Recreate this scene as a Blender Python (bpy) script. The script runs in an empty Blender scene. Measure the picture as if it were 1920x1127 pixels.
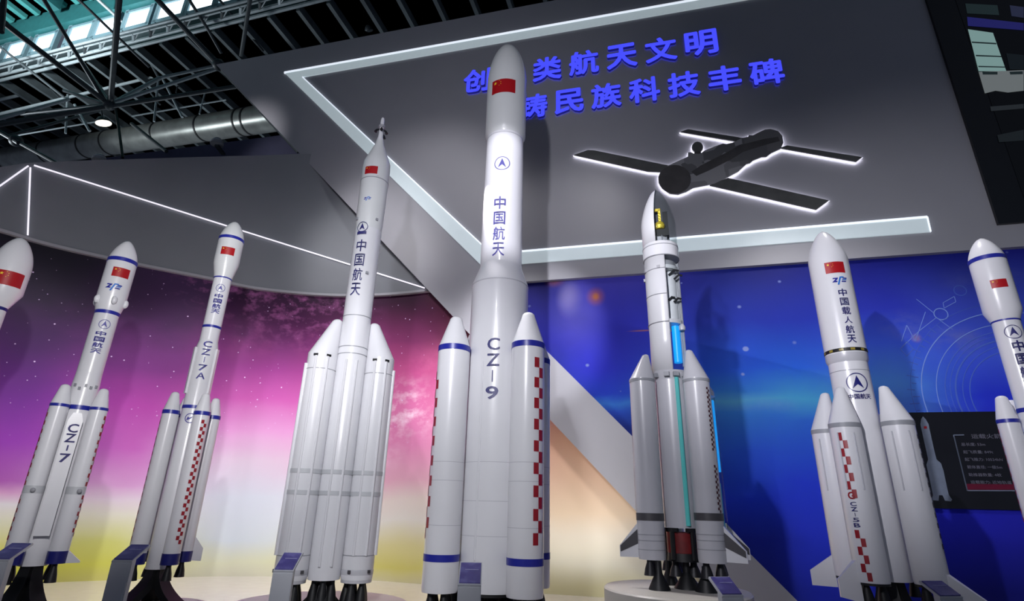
import bpy, bmesh, math, random
from mathutils import Vector, Matrix
from math import radians as R, pi, sin, cos, atan2, hypot

random.seed(7)
scene = bpy.context.scene
COL = scene.collection

# ------------------------------------------------------------------ camera
F = 1027.0                      # focal length in pixels of the 1920 wide photograph
CX, CY = 960.0, 563.5
EYE = Vector((0, 0, 1.3))
_up = Vector(((1030 - CX) / F, (CY + 2200) / F, -1)).normalized()
_f = Vector((0, 0, -1)); _fh = (_f - _up * _f.dot(_up)).normalized()
_rt = _fh.cross(_up)
M3 = Matrix((_rt, _fh, _up))    # camera axes -> world axes
cam_d = bpy.data.cameras.new('camera')
cam_d.sensor_width = 36.0
cam_d.lens = 36.0 * F / 1920.0
cam_d.clip_end = 200
cam = bpy.data.objects.new('camera', cam_d); COL.objects.link(cam)
cam.matrix_world = Matrix.Translation(EYE) @ M3.to_4x4()
scene.camera = cam

# ------------------------------------------------------------------ colour management, world, lamps
vs = scene.view_settings
scene.display_settings.display_device = 'sRGB'
vs.view_transform = 'Standard'; vs.look = 'None'; vs.exposure = 0.0; vs.gamma = 1.0
vs.use_curve_mapping = False
world = bpy.data.worlds.new('hall_air'); scene.world = world
world.use_nodes = True
_bg = world.node_tree.nodes['Background']
_bg.inputs[0].default_value = (0.62, 0.72, 1.0, 1); _bg.inputs[1].default_value = 0.11


def spot(name, loc, target, power, angle, blend=0.5, col=(1, 0.97, 1.0), size=0.06):
    l = bpy.data.lights.new(name, 'SPOT')
    l.energy = power; l.color = col; l.spot_size = R(angle); l.spot_blend = blend
    l.shadow_soft_size = size
    o = bpy.data.objects.new(name, l); COL.objects.link(o)
    o.location = loc
    o.rotation_euler = (Vector(target) - Vector(loc)).to_track_quat('-Z', 'Y').to_euler()
    return o


def wash(name, loc, target, power, sx, sy, col=(1, 1, 1)):
    l = bpy.data.lights.new(name, 'AREA')
    l.shape = 'RECTANGLE'; l.size = sx; l.size_y = sy; l.energy = power; l.color = col
    o = bpy.data.objects.new(name, l); COL.objects.link(o)
    o.location = loc
    o.rotation_euler = (Vector(target) - Vector(loc)).to_track_quat('-Z', 'Y').to_euler()
    return o


LAV = (0.93, 0.92, 1.0)
spot('stage_spot_wide', (-1.2, -0.6, 4.4), (-0.7, 9.0, 6.0), 1000, 68, 1.0, LAV, 0.10)
spot('stage_spot_tall_rocket', (-1.1, 0.0, 7.0), (-0.12, 6.4, 5.08), 2000, 17.5, 0.5, LAV, 0.07)
spot('stage_spot_crewed_rocket', (-1.45, 0.0, 5.6), (-1.95, 6.2, 3.4), 430, 36, 0.9, (0.97, 0.98, 1.0), 0.05)
spot('added_low_fill', (-1.4, -0.2, 4.2), (-1.1, 6.3, 1.7), 1050, 42, 0.9, (0.96, 0.96, 1.0), 0.25)  # added fill, brightens the lower parts of the middle rockets
spot('stage_spot_left', (-0.6, 0.0, 3.3), (-4.6, 6.0, 3.0), 960, 54, 0.9, (1, 0.98, 0.99), 0.06)
spot('stage_spot_right', (-1.2, 0.0, 4.1), (4.6, 6.4, 3.75), 1700, 52, 1.0, (0.94, 0.93, 1.0), 0.06)
spot('stage_spot_cutaway', (-1.2, 0.2, 4.3), (1.5, 5.4, 3.7), 110, 30, 0.8, (1, 1, 1), 0.05)
spot('stage_spot_cutaway_low', (-1.2, 0.0, 3.6), (1.75, 5.3, 1.35), 420, 27, 0.8, LAV, 0.10)
spot('added_mural_fill_far_left', (-5.6, 5.6, 6.6), (-8.0, 8.0, 0.9), 520, 76, 0.7, size=.3)  # added fill, no such fixture known; lifts the mural's far left
spot('added_mural_fill_left', (-4.1, 6.8, 6.6), (-5.6, 9.9, 0.8), 760, 72, 0.7, size=.3)  # added fill for the left of the purple mural
spot('added_mural_fill_middle', (-2.5, 7.2, 6.6), (-3.1, 10.8, 0.9), 700, 72, 0.7, size=.3)  # added fill for the middle of the purple mural
spot('added_mural_fill_right', (-0.4, 7.2, 6.6), (-0.2, 10.0, 0.8), 560, 72, 0.7, size=.3)  # added fill for the right part of the purple mural
spot('added_mural_fill_floor', (0.75, 7.4, 0.2), (1.0, 9.4, 1.7), 130, 80, 0.8, (1, 0.97, 0.93), size=.2)  # added uplight, hidden behind the rockets, brightens the beige mural
spot('added_mural_fill_blue', (4.2, 5.4, 7.0), (4.8, 8.1, 1.6), 480, 84, 0.8, size=.3)  # added fill, lifts the blue wall from behind the rockets
spot('added_panel_fill_left', (-1.6, 6.4, 9.2), (-2.0, 10.0, 6.7), 230, 76, 1.0, size=.3)  # added fill, brightens the sign wall from behind the rockets
spot('added_panel_fill_right', (1.0, 6.2, 8.6), (0.9, 9.2, 5.7), 130, 60, 1.0, size=.3)  # added fill for the right of the sign wall
spot('added_board_fill', (-7.0, 3.0, 7.2), (-6.4, 12.9, 9.9), 1900, 15, 0.6, size=.3)  # added light, only lifts the board behind the fascia
spot('added_deck_fill', (-10.0, 19.0, 4.0), (-8.0, 19.0, 15.5), 1300, 110, 0.8, (0.88, 0.95, 1.0), size=.8)  # added unseen uplight, lifts the low roof deck
spot('added_canopy_fill', (-4.4, 6.2, 7.8), (-2.9, 10.5, 6.2), 470, 48, 1.0, size=.3)  # added fill for the grey canopy fascia
spot('added_pedestal_fill', (-0.4, 6.3, 5.2), (1.45, 4.95, 0.6), 1150, 28, 0.8, size=.2)  # added light, brightens the pedestal top
spot('added_roof_fill', (-17.0, 8.0, 10.0), (-15.8, 14.6, 18.0), 9000, 56, 0.8, (0.9, 0.97, 1.0), size=.8)  # added spot shining up, brightens the teal roof; no window there
spot('added_girder_fill', (-20.0, 12.6, 8.5), (-8.0, 15.5, 15.0), 2300, 70, 0.6, (0.88, 0.95, 1.0), size=.8)  # added source out of view, lifts girder, deck and duct


# ------------------------------------------------------------------ measuring helpers
def ray(px, py):
    return M3 @ Vector(((px - CX) / F, (CY - py) / F, -1))


def on_y(px, py, Y):
    d = ray(px, py); return EYE + d * (Y / d.y)


def on_z(px, py, z):
    d = ray(px, py); return EYE + d * ((z - EYE.z) / d.z)


def on_p(px, py, P, n):
    d = ray(px, py); return EYE + d * ((P - EYE).dot(n) / d.dot(n))


def proj(p):
    c = M3.transposed() @ (Vector(p) - EYE)
    return Vector((CX + F * c.x / -c.z, CY - F * c.y / -c.z))


def z_at(X, Y, py):
    lo, hi = -3.0, 16.0
    for _ in range(50):
        m = (lo + hi) / 2
        if proj((X, Y, m)).y > py: lo = m
        else: hi = m
    return lo


# ------------------------------------------------------------------ materials
def lin(c):
    out = []
    for v in c[:3]:
        v /= 255.0
        out.append(v / 12.92 if v <= 0.04045 else ((v + 0.055) / 1.055) ** 2.4)
    return (*out, 1.0)


def mat(name, rgb, rough=0.45, metal=0.0, var=0.06, scale=6.0, emit=0.0, coat=0.0, bump=0.0, ergb=None):
    m = bpy.data.materials.new(name); m.use_nodes = True
    nt = m.node_tree; b = nt.nodes['Principled BSDF']
    c = lin(rgb)
    tc = nt.nodes.new('ShaderNodeTexCoord')
    nz = nt.nodes.new('ShaderNodeTexNoise'); nz.inputs['Scale'].default_value = scale
    nz.inputs['Detail'].default_value = 3
    nt.links.new(tc.outputs['Object'], nz.inputs['Vector'])
    rp = nt.nodes.new('ShaderNodeValToRGB')
    rp.color_ramp.elements[0].position = 0.3; rp.color_ramp.elements[1].position = 0.7
    rp.color_ramp.elements[0].color = (*[x * (1 - var) for x in c[:3]], 1)
    rp.color_ramp.elements[1].color = (*[min(1, x * (1 + var)) for x in c[:3]], 1)
    nt.links.new(nz.outputs['Fac'], rp.inputs['Fac'])
    nt.links.new(rp.outputs['Color'], b.inputs['Base Color'])
    b.inputs['Roughness'].default_value = rough
    b.inputs['Metallic'].default_value = metal
    b.inputs['Coat Weight'].default_value = coat
    b.inputs['Coat Roughness'].default_value = 0.08
    if emit:
        b.inputs['Emission Color'].default_value = lin(ergb or rgb)
        b.inputs['Emission Strength'].default_value = emit
    if bump:
        bp = nt.nodes.new('ShaderNodeBump'); bp.inputs['Strength'].default_value = bump
        bp.inputs['Distance'].default_value = 0.02
        nt.links.new(nz.outputs['Fac'], bp.inputs['Height'])
        nt.links.new(bp.outputs['Normal'], b.inputs['Normal'])
    return m


def mat_clear(name, rgb=(225, 240, 240), amount=0.14):
    m = bpy.data.materials.new(name); m.use_nodes = True
    nt = m.node_tree; nt.nodes.clear()
    out = nt.nodes.new('ShaderNodeOutputMaterial')
    mx = nt.nodes.new('ShaderNodeMixShader')
    tr = nt.nodes.new('ShaderNodeBsdfTransparent'); tr.inputs[0].default_value = lin(rgb)
    gl = nt.nodes.new('ShaderNodeBsdfPrincipled')
    gl.inputs['Base Color'].default_value = lin((40, 46, 46)); gl.inputs['Roughness'].default_value = 0.08
    lw = nt.nodes.new('ShaderNodeLayerWeight'); lw.inputs[0].default_value = 0.35
    ma = nt.nodes.new('ShaderNodeMath'); ma.operation = 'MULTIPLY_ADD'
    ma.inputs[1].default_value = 0.22; ma.inputs[2].default_value = amount * 0.4
    nt.links.new(lw.outputs['Facing'], ma.inputs[0])
    nt.links.new(ma.outputs[0], mx.inputs[0])
    nt.links.new(tr.outputs[0], mx.inputs[1]); nt.links.new(gl.outputs[0], mx.inputs[2])
    nt.links.new(mx.outputs[0], out.inputs[0])
    return m


W = mat('white_paint', (226, 226, 230), 0.28, var=0.012, scale=3, coat=0.35)
WG = mat('pale_grey_paint', (196, 196, 202), 0.32, var=0.02, scale=4, coat=0.3)
WF = mat('fairing_grey_white', (218, 220, 220), 0.30, var=0.015, scale=3, coat=0.4)
LG = mat('light_grey', (160, 160, 166), 0.4, var=0.03)
BLU = mat('blue_paint', (32, 40, 150), 0.35, var=0.03)
NAV = mat('navy_paint', (24, 28, 110), 0.35, var=0.03)
INK = mat('indigo_ink', (66, 62, 150), 0.45, var=0.03)
INKD = mat('dark_blue_ink', (46, 46, 110), 0.45, var=0.03)
RED = mat('flag_red', (172, 14, 24), 0.4, var=0.03)
REDC = mat('checker_red', (150, 18, 34), 0.4, var=0.05)
OCH = mat('ochre_mark', (150, 132, 50), 0.4, var=0.1)
CHD = mat('checker_dark_red', (72, 22, 34), 0.4, var=0.05)
YEL = mat('star_yellow', (250, 215, 60), 0.4, var=0.03)
CYA = mat('emblem_blue', (40, 120, 210), 0.4, var=0.05)
BLK = mat('matte_black', (14, 15, 18), 0.5, var=0.2)
DRK = mat('nozzle_dark', (36, 36, 40), 0.45, metal=0.3, var=0.2)
GRB = mat('dark_grey_band', (72, 70, 74), 0.45, var=0.05)
RNG = mat('ring_pale_grey', (192, 194, 198), 0.4, var=0.03)
SEAM = mat('seam_grey', (150, 152, 158), 0.5, var=0.03)
PLIN = mat('plinth_white', (214, 208, 198), 0.35, var=0.02)
LEC = mat('lectern_white', (196, 198, 204), 0.35, var=0.02)
GOLD = mat('gold_foil', (232, 205, 70), 0.35, metal=0.4, var=0.25, scale=60, bump=0.4)
PAYB = mat('solar_blue', (50, 48, 120), 0.35, var=0.2, scale=30)
CLR = mat_clear('clear_acrylic', (252, 254, 254), 0.05)
LEDB = mat('blue_light_tube', (20, 150, 235), 0.4, emit=0.9, ergb=(15, 150, 240))
TEAL = mat('teal_light_tube', (80, 170, 170), 0.3, emit=0.22, ergb=(70, 165, 165))
ENG = mat('engine_red', (110, 14, 18), 0.5, var=0.25, scale=12)


# ------------------------------------------------------------------ mesh helpers
def link(name, bm, m, parent=None, smooth=True, ang=32):
    me = bpy.data.meshes.new(name)
    bm.normal_update(); bm.to_mesh(me); bm.free()
    if smooth:
        for p in me.polygons: p.use_smooth = True
        me.set_sharp_from_angle(angle=R(ang))
    o = bpy.data.objects.new(name, me); COL.objects.link(o)
    for mm in (m if isinstance(m, (list, tuple)) else [m]): me.materials.append(mm)
    if parent: o.parent = parent
    return o


def thing(name, label, cat, loc=(0, 0, 0), rz=0.0, group=None):
    o = bpy.data.objects.new(name, None); COL.objects.link(o)
    o.location = loc; o.rotation_euler = (0, 0, rz); o.empty_display_size = 0.2
    o['label'] = label; o['category'] = cat
    if group: o['group'] = group
    return o


def tag(o, label, cat, group=None):
    o['label'] = label; o['category'] = cat
    if group: o['group'] = group
    return o


def structure(o, label=None):
    o['kind'] = 'structure'
    if label: o['label'] = label
    return o


def lathe(prof, seg=56, a0=-pi, a1=pi, bm=None, cx=0.0, cy=0.0, shear=(0, 0), z_sh=None):
    """revolve (radius, z) pairs; shear moves rings sideways above z_sh (oblique noses)"""
    bm = bm or bmesh.new()
    full = abs((a1 - a0) - 2 * pi) < 1e-6
    n = seg if full else seg + 1
    rings = []
    ztop = max(p[1] for p in prof)
    for r, z in prof:
        k = 0.0
        if z_sh is not None and z > z_sh: k = (z - z_sh) / (ztop - z_sh)
        ox, oy = cx + shear[0] * k, cy + shear[1] * k
        if r < 1e-6:
            rings.append([bm.verts.new((ox, oy, z))] * n)
        else:
            rings.append([bm.verts.new((ox + r * cos(a0 + (a1 - a0) * i / seg), oy + r * sin(a0 + (a1 - a0) * i / seg), z)) for i in range(n)])
    for a, b in zip(rings, rings[1:]):
        for i in range(seg):
            j = (i + 1) % n
            vs_ = []
            for v in (a[i], a[j], b[j], b[i]):
                if v not in vs_: vs_.append(v)
            if len(vs_) >= 3: bm.faces.new(vs_)
    bmesh.ops.recalc_face_normals(bm, faces=bm.faces)
    return bm


def ring(r, z0, z1, out=0.003, seg=56, cx=0, cy=0, a0=-pi, a1=pi, r2=None):
    r2 = r if r2 is None else r2
    return lathe([(r - 0.006, z0), (r + out, z0), (r2 + out, z1), (r2 - 0.006, z1)], seg, a0, a1, cx=cx, cy=cy)


def box(bm, c, s, rz=0.0, rot=None):
    m = Matrix.Translation(Vector(c)) @ (rot.to_4x4() if rot else Matrix.Rotation(rz, 4, 'Z')) @ Matrix.Diagonal((*s, 1))
    bmesh.ops.create_cube(bm, size=1.0, matrix=m)
    return bm


def tube(pts, r, seg=10, bm=None, cap=True):
    bm = bm or bmesh.new()
    pts = [Vector(p) for p in pts]
    rs = r if isinstance(r, (list, tuple)) else [r] * len(pts)
    t0 = (pts[1] - pts[0]).normalized()
    up = Vector((0, 0, 1)) if abs(t0.z) < 0.9 else Vector((1, 0, 0))
    rings = []
    for i, p in enumerate(pts):
        t = (pts[min(i + 1, len(pts) - 1)] - pts[max(i - 1, 0)]).normalized()
        u = t.cross(up).normalized(); v = u.cross(t).normalized()
        rings.append([bm.verts.new(p + (u * cos(2 * pi * k / seg) + v * sin(2 * pi * k / seg)) * rs[i]) for k in range(seg)])
    for a, b in zip(rings, rings[1:]):
        for k in range(seg):
            bm.faces.new((a[k], a[(k + 1) % seg], b[(k + 1) % seg], b[k]))
    if cap:
        bm.faces.new(rings[0][::-1]); bm.faces.new(rings[-1])
    bmesh.ops.recalc_face_normals(bm, faces=bm.faces)
    return bm


def poly2d(polys):
    bm = bmesh.new()
    for p in polys:
        bm.faces.new([bm.verts.new((x, y, 0)) for x, y in p])
    return bm


def text2d(s, size=1.0, bold=0.0, spacing=1.0, line=1.0, align='CENTER', extrude=0.0):
    """glyph outlines as a flat bmesh centred on the origin"""
    cu = bpy.data.curves.new('glyphs', 'FONT')
    cu.body = s; cu.size = size; cu.extrude = extrude
    cu.space_line = line; cu.space_character = spacing
    cu.align_x = align; cu.resolution_u = 3
    o = bpy.data.objects.new('glyphs', cu); COL.objects.link(o)
    dg = bpy.context.evaluated_depsgraph_get()
    me = bpy.data.meshes.new_from_object(o.evaluated_get(dg))
    bm = bmesh.new(); bm.from_mesh(me)
    bpy.data.objects.remove(o); bpy.data.curves.remove(cu); bpy.data.meshes.remove(me)
    if bm.verts:
        xs = [v.co.x for v in bm.verts]; ys = [v.co.y for v in bm.verts]
        cx_, cy_ = (min(xs) + max(xs)) / 2, (min(ys) + max(ys)) / 2
        for v in bm.verts: v.co.x -= cx_; v.co.y -= cy_
        if bold:                       # heavier strokes: the outline laid down again, shifted all round
            src = bpy.data.meshes.new('t'); bm.to_mesh(src)
            for k in range(8):
                n0 = len(bm.verts)
                bm.from_mesh(src); bm.verts.ensure_lookup_table()
                for v in bm.verts[n0:]:
                    v.co.x += bold * size * cos(k * pi / 4); v.co.y += bold * size * sin(k * pi / 4)
            bpy.data.meshes.remove(src)
    return bm


def fit(bm, w=None, h=None):
    xs = [v.co.x for v in bm.verts]; ys = [v.co.y for v in bm.verts]
    bw, bh = max(xs) - min(xs), max(ys) - min(ys)
    sx = w / bw if w else None; sy = h / bh if h else None
    sx = sx or sy; sy = sy or sx
    for v in bm.verts: v.co.x *= sx; v.co.y *= sy
    return bm


def wrap(bm, r, az, z, off=0.004, cx=0.0, cy=0.0, r_top=None):
    """bend a flat bmesh round a vertical cylinder of radius r at azimuth az, height z"""
    xs = [v.co.x for v in bm.verts]
    x0, x1 = min(xs), max(xs)
    n = max(2, int((x1 - x0) / (r * 0.10)))
    for k in range(1, n):
        x = x0 + (x1 - x0) * k / n
        bmesh.ops.bisect_plane(bm, geom=bm.verts[:] + bm.edges[:] + bm.faces[:], plane_co=(x, 0, 0), plane_no=(1, 0, 0))
    for v in bm.verts:
        a = az + v.co.x / r
        rr = r + off
        v.co = Vector((cx + rr * cos(a), cy + rr * sin(a), z + v.co.y))
    for f in bm.faces:
        c = f.calc_center_median(); f.normal_update()
        if f.normal.dot(Vector((c.x - cx, c.y - cy, 0))) < 0: f.normal_flip()
    return bm


def on_skin(root, z, r, az, cx=0.0, cy=0.0):
    """height on the skin at azimuth az that is seen level with height z on the axis (cx, cy)"""
    t = root if root.parent is None else root.parent
    rz = t.rotation_euler.z

    def w(lx, ly): return (t.location.x + lx * cos(rz) - ly * sin(rz), t.location.y + lx * sin(rz) + ly * cos(rz))
    ax = w(cx, cy); sk = w(cx + r * cos(az), cy + r * sin(az))
    py = proj((ax[0], ax[1], z + t.location.z)).y
    return z_at(sk[0], sk[1], py) - t.location.z


def star(cx, cy, r, rot=0.0):
    return [(cx + (r if k % 2 == 0 else r * 0.4) * sin(rot + k * pi / 5), cy + (r if k % 2 == 0 else r * 0.4) * cos(rot + k * pi / 5)) for k in range(10)]


def flag(root, r, az, z, w, cx=0, cy=0):
    z = on_skin(root, z, r, az, cx, cy)
    h = w * 2 / 3
    f = link('flag', wrap(poly2d([[(-w / 2, -h / 2), (w / 2, -h / 2), (w / 2, h / 2), (-w / 2, h / 2)]]), r, az, z, 0.003, cx, cy), RED, root, True, 60)
    f['label'] = 'red flag with yellow stars'
    u = w / 30
    st = [star(-10 * u, 5 * u, 2.4 * u)]
    for (x, y) in ((-5, 8), (-3, 6), (-3, 3), (-5, 1)): st.append(star(x * u, y * u, 0.75 * u, 0.4))
    link('flag_stars', wrap(poly2d(st), r, az, z, 0.005, cx, cy), YEL, f, False)
    return f


def emblem_arrow(root, r, az, z, rad, m=None, m_ring=None, cx=0, cy=0):
    """round emblem: thin ring round a notched arrowhead"""
    z = on_skin(root, z, r, az, cx, cy)
    bm = bmesh.new()
    n = 32
    o = [bm.verts.new((rad * cos(2 * pi * k / n), rad * sin(2 * pi * k / n), 0)) for k in range(n)]
    i_ = [bm.verts.new((rad * .9 * cos(2 * pi * k / n), rad * .9 * sin(2 * pi * k / n), 0)) for k in range(n)]
    for k in range(n): bm.faces.new((o[k], o[(k + 1) % n], i_[(k + 1) % n], i_[k]))
    e = link('emblem', wrap(bm, r, az, z, 0.004, cx, cy), m_ring or m or INK, root, False)
    arrow = [[(x * rad, y * rad) for x, y in ((0, .74), (.52, -.62), (0, -.17))], [(x * rad, y * rad) for x, y in ((0, .74), (0, -.17), (-.52, -.62))]]
    ab = poly2d(arrow); bmesh.ops.remove_doubles(ab, verts=ab.verts[:], dist=1e-6)
    link('emblem_arrow', wrap(ab, r, az, z, 0.004, cx, cy), m or INK, e, False)
    return e


def emblem_strokes(root, r, az, z, w, cx=0, cy=0):
    """slanted three stroke emblem in two blues"""
    z = on_skin(root, z, r, az, cx, cy)
    def sl(pts): return [((x + 0.35 * y) * w, y * w) for x, y in pts]
    dark = [sl([(-.50, .10), (-.16, .10), (-.16, .19), (-.50, .19)]), sl([(-.30, .10), (-.16, .10), (-.32, -.16), (-.46, -.16)]),
            sl([(-.46, -.16), (-.14, -.16), (-.14, -.07), (-.42, -.07)]),
            sl([(.16, .10), (.46, .10), (.46, .19), (.16, .19)]), sl([(.14, -.16), (.46, -.16), (.46, -.07), (.14, -.07)])]
    lite = [sl([(-.08, -.36), (.03, -.36), (.03, .26), (-.08, .26)]), sl([(.03, .16), (.2, .16), (.2, .27), (.03, .27)]), sl([(.14, -.02), (.44, .0), (.44, .08), (.14, .06)])]
    e = link('emblem', wrap(poly2d(dark), r, az, z, 0.004, cx, cy), BLU, root, False)
    link('emblem_stroke', wrap(poly2d(lite), r, az, z, 0.005, cx, cy), CYA, e, False)
    return e


def lettering(root, s, r, az, z_top, z_bot, w, m=None, bold=0.0, cx=0, cy=0, name='lettering', horizontal=False):
    """characters stacked one under another (or in a row) on a cylinder"""
    m = m or INK
    z_top, z_bot = on_skin(root, z_top, r, az, cx, cy), on_skin(root, z_bot, r, az, cx, cy)
    if horizontal:
        bm = fit(text2d(s, 1, bold), w=w, h=z_top - z_bot)
        return link(name, wrap(bm, r, az, (z_top + z_bot) / 2, 0.004, cx, cy), m, root, False)
    out = bmesh.new()
    n = len(s); pitch = (z_top - z_bot) / n
    for k, ch in enumerate(s):
        b = text2d(ch, 1, bold)
        if not b.verts: b.free(); continue
        cjk = ord(ch) > 255
        if ch == '-':
            fit(b, w=w * 0.10, h=pitch * 0.72)
        elif ch == '1' or ch == '人':
            fit(b, h=pitch * 0.72)
        else:
            fit(b, w=w if not cjk else w, h=pitch * (0.78 if not cjk else 0.84))
        zc = z_top - pitch * (k + 0.5)
        wrap(b, r, az, zc, 0.004, cx, cy)
        tmp = bpy.data.meshes.new('t'); b.to_mesh(tmp); b.free(); out.from_mesh(tmp); bpy.data.meshes.remove(tmp)
    return link(name, out, m, root, False)


def checker(root, r, azs, z0, z1, n, daz, m=None, cx=0, cy=0, skip=(), name='checker_stripe'):
    """staggered red rectangles in two columns"""
    z0, z1 = on_skin(root, z0, r, azs, cx, cy), on_skin(root, z1, r, azs, cx, cy)
    bm = bmesh.new()
    h = (z1 - z0) / n
    for k in range(n):
        if k in skip: continue
        a = azs - daz if k % 2 == 0 else azs
        zt = z1 - k * h
        seg = 3
        g = [[bm.verts.new((cx + (r + .003) * cos(a + daz * i / seg), cy + (r + .003) * sin(a + daz * i / seg), z)) for i in range(seg + 1)] for z in (zt - h, zt)]
        for i in range(seg): bm.faces.new((g[0][i], g[0][i + 1], g[1][i + 1], g[1][i]))
    return link(name, bm, m or REDC, root, False)


def bell(r, z_top, h, cx=0, cy=0, seg=24):
    return lathe([(0.0, z_top), (r * .45, z_top), (r * .5, z_top - .25 * h), (r * .8, z_top - .6 * h), (r, z_top - h), (r * .9, z_top - h), (r * .7, z_top - .6 * h), (0, z_top - .3 * h)], seg, cx=cx, cy=cy)


def fin(root, az, r0, r1, zt, zm, zb, zo, th=0.03, cx=0, cy=0, m=None, name='fin'):
    """swept tail fin: root edge from zt to zb, tip edge zm to zo"""
    bm = bmesh.new()
    d = Vector((cos(az), sin(az), 0)); t = Vector((-sin(az), cos(az), 0)) * th / 2
    c = Vector((cx, cy, 0))
    pts = [(r0, zt), (r1, zm), (r1, zo), (r0, zb)]
    a = [bm.verts.new(c + d * r + Vector((0, 0, z)) + t * (1 if r == r0 else .35)) for r, z in pts]
    b = [bm.verts.new(c + d * r + Vector((0, 0, z)) - t * (1 if r == r0 else .35)) for r, z in pts]
    bm.faces.new(a); bm.faces.new(b[::-1])
    for i in range(4):
        j = (i + 1) % 4; bm.faces.new((a[i], b[i], b[j], a[j]))
    bmesh.ops.recalc_face_normals(bm, faces=bm.faces)
    return link(name, bm, m or W, root, False)


class Rocket:
    def __init__(s, px, py, Y, zbase, label, name='rocket_model', group='launch rocket models on the stage'):
        p = on_y(px, py, Y)
        s.X, s.Y, s.zb = p.x, Y, zbase
        s.rz = atan2(-p.x, Y)
        s.root = thing(name, label, 'rocket', (p.x, Y, zbase), s.rz, group)
        s.right = Vector((cos(s.rz), sin(s.rz), 0))

    def world(s, lx, ly):
        return Vector((s.X, s.Y, 0)) + Vector((lx * cos(s.rz) - ly * sin(s.rz), lx * sin(s.rz) + ly * cos(s.rz), 0))

    def z(s, py, lx=0, ly=0):
        w = s.world(lx, ly)
        return z_at(w.x, w.y, py) - s.zb

    def r(s, py, w, lx=0, ly=0):
        """radius whose silhouette is w pixels wide along the picture row py"""
        o = s.world(lx, ly); z = z_at(o.x, o.y, py)
        c = Vector((o.x, o.y, z))
        a, b = proj(c + s.right * .1), proj(c - s.right * .1)
        ax = (proj(c + Vector((0, 0, .1))) - proj(c - Vector((0, 0, .1)))).normalized()
        perp = Vector((-ax.y, ax.x))
        return 0.1 * (w * abs(perp.x)) / abs((a - b).dot(perp))

    def prof(s, rows):
        return [(s.r(py, w), s.z(py)) for py, w in rows]


def nose(r, z0, z1, tip=0.25, n=10, power=0.62):
    """blunt ogive: radius falls from r at z0 to a rounded tip at z1"""
    out = []
    for k in range(n + 1):
        t = k / n
        out.append((max(0.0, r * (1 - t ** (1 / power)) ** power) if k < n else 0.0, z0 + (z1 - z0) * t))
    return out


def cone_cap(r, z0, z1, tip):
    """straight cone ending in a small dome of radius tip"""
    out = [(r, z0), (tip, z1 - tip * .75)]
    for k in range(1, 5):
        a = k / 4 * pi / 2
        out.append((tip * cos(a) if k < 4 else 0.0, z1 - tip * .75 + tip * .75 * sin(a)))
    return out


def booster(k, az, Rr, r, z0, z1, z2, tip, band=None, band_low=None, chk=None, oblique=0.0, nozzles=1, noz_h=0.12, m=None, m_cone=None, foot=None, fins=None, band_m=None, bandh=.05, low_m=None):
    """strap-on booster standing beside the core: body > nose cone, bands, checker, nozzles, fins"""
    cx, cy = Rr * cos(az), Rr * sin(az)
    m = m or W
    b = link('booster', lathe([(0, z0), (r * .97, z0), (r, z0 + .03), (r, z1)], cx=cx, cy=cy), m, k.root)
    link('nose_cone', lathe(cone_cap(r, z1, z2, tip), cx=cx, cy=cy, shear=(-oblique * cos(az), -oblique * sin(az)), z_sh=z1), m_cone or m, b)
    if band: link('band', ring(r, z1 - bandh, z1, cx=cx, cy=cy), band_m or BLU, b)
    if band_low: link('band', ring(r, band_low[0], band_low[1], cx=cx, cy=cy), low_m or BLU, b)
    for ck_ in (chk if isinstance(chk, list) else [chk] if chk else []):
        checker(b, r, cx=cx, cy=cy, **ck_)
    for i in range(nozzles):
        a = 2 * pi * i / nozzles + .6
        q = 0 if nozzles == 1 else r * .52
        link('nozzle', bell(r * (.62 if nozzles == 1 else .38), z0 + .01, noz_h, cx + q * cos(a), cy + q * sin(a)), BLK, b)
    if fins:
        for fa, ext, zt, zm, zo in fins:
            fin(b, fa, r * .9, r + ext, z0 + zt, z0 + zm, z0 + .01, z0 + zo, .05, cx, cy)
    return b

# ================================================================== SETTING
WR = Vector((0.96918, -0.24636, 0))        # along the sign wall, to the right
WN = Vector((-0.24636, -0.96918, 0))       # out of the sign wall, to the viewer
WP = on_y(1400, 700, 8.5); WP.z = 0        # a point of the sign wall
WROT = Matrix((WR, Vector((0, 0, 1)), WN)).transposed()   # local x, y, z -> along, up, out


def wpt(px, py, off=0.0):
    return on_p(px, py, WP + WN * off, WN)


def wsz(px, py, off=0.0):
    p = wpt(px, py, off); return ((p - WP).dot(WR), p.z)


def wxyz(s, z, off=0.0):
    return WP + WR * s + WN * off + Vector((0, 0, z))


def slab(name, pts_sz, off, th, m, parent=None, bev=0.0):
    """plate with outline pts (s, z) on the sign wall, front face at off, thickness th"""
    bm = bmesh.new()
    f = [bm.verts.new(wxyz(s, z, off)) for s, z in pts_sz]
    b = [bm.verts.new(wxyz(s, z, off - th)) for s, z in pts_sz]
    n = len(f)
    bm.faces.new(f); bm.faces.new(b[::-1])
    for i in range(n): bm.faces.new((f[i], b[i], b[(i + 1) % n], f[(i + 1) % n]))
    bmesh.ops.recalc_face_normals(bm, faces=bm.faces)
    if bev: bmesh.ops.bevel(bm, geom=bm.edges[:], offset=bev, segments=2, affect='EDGES')
    return link(name, bm, m, parent, False)


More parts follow.
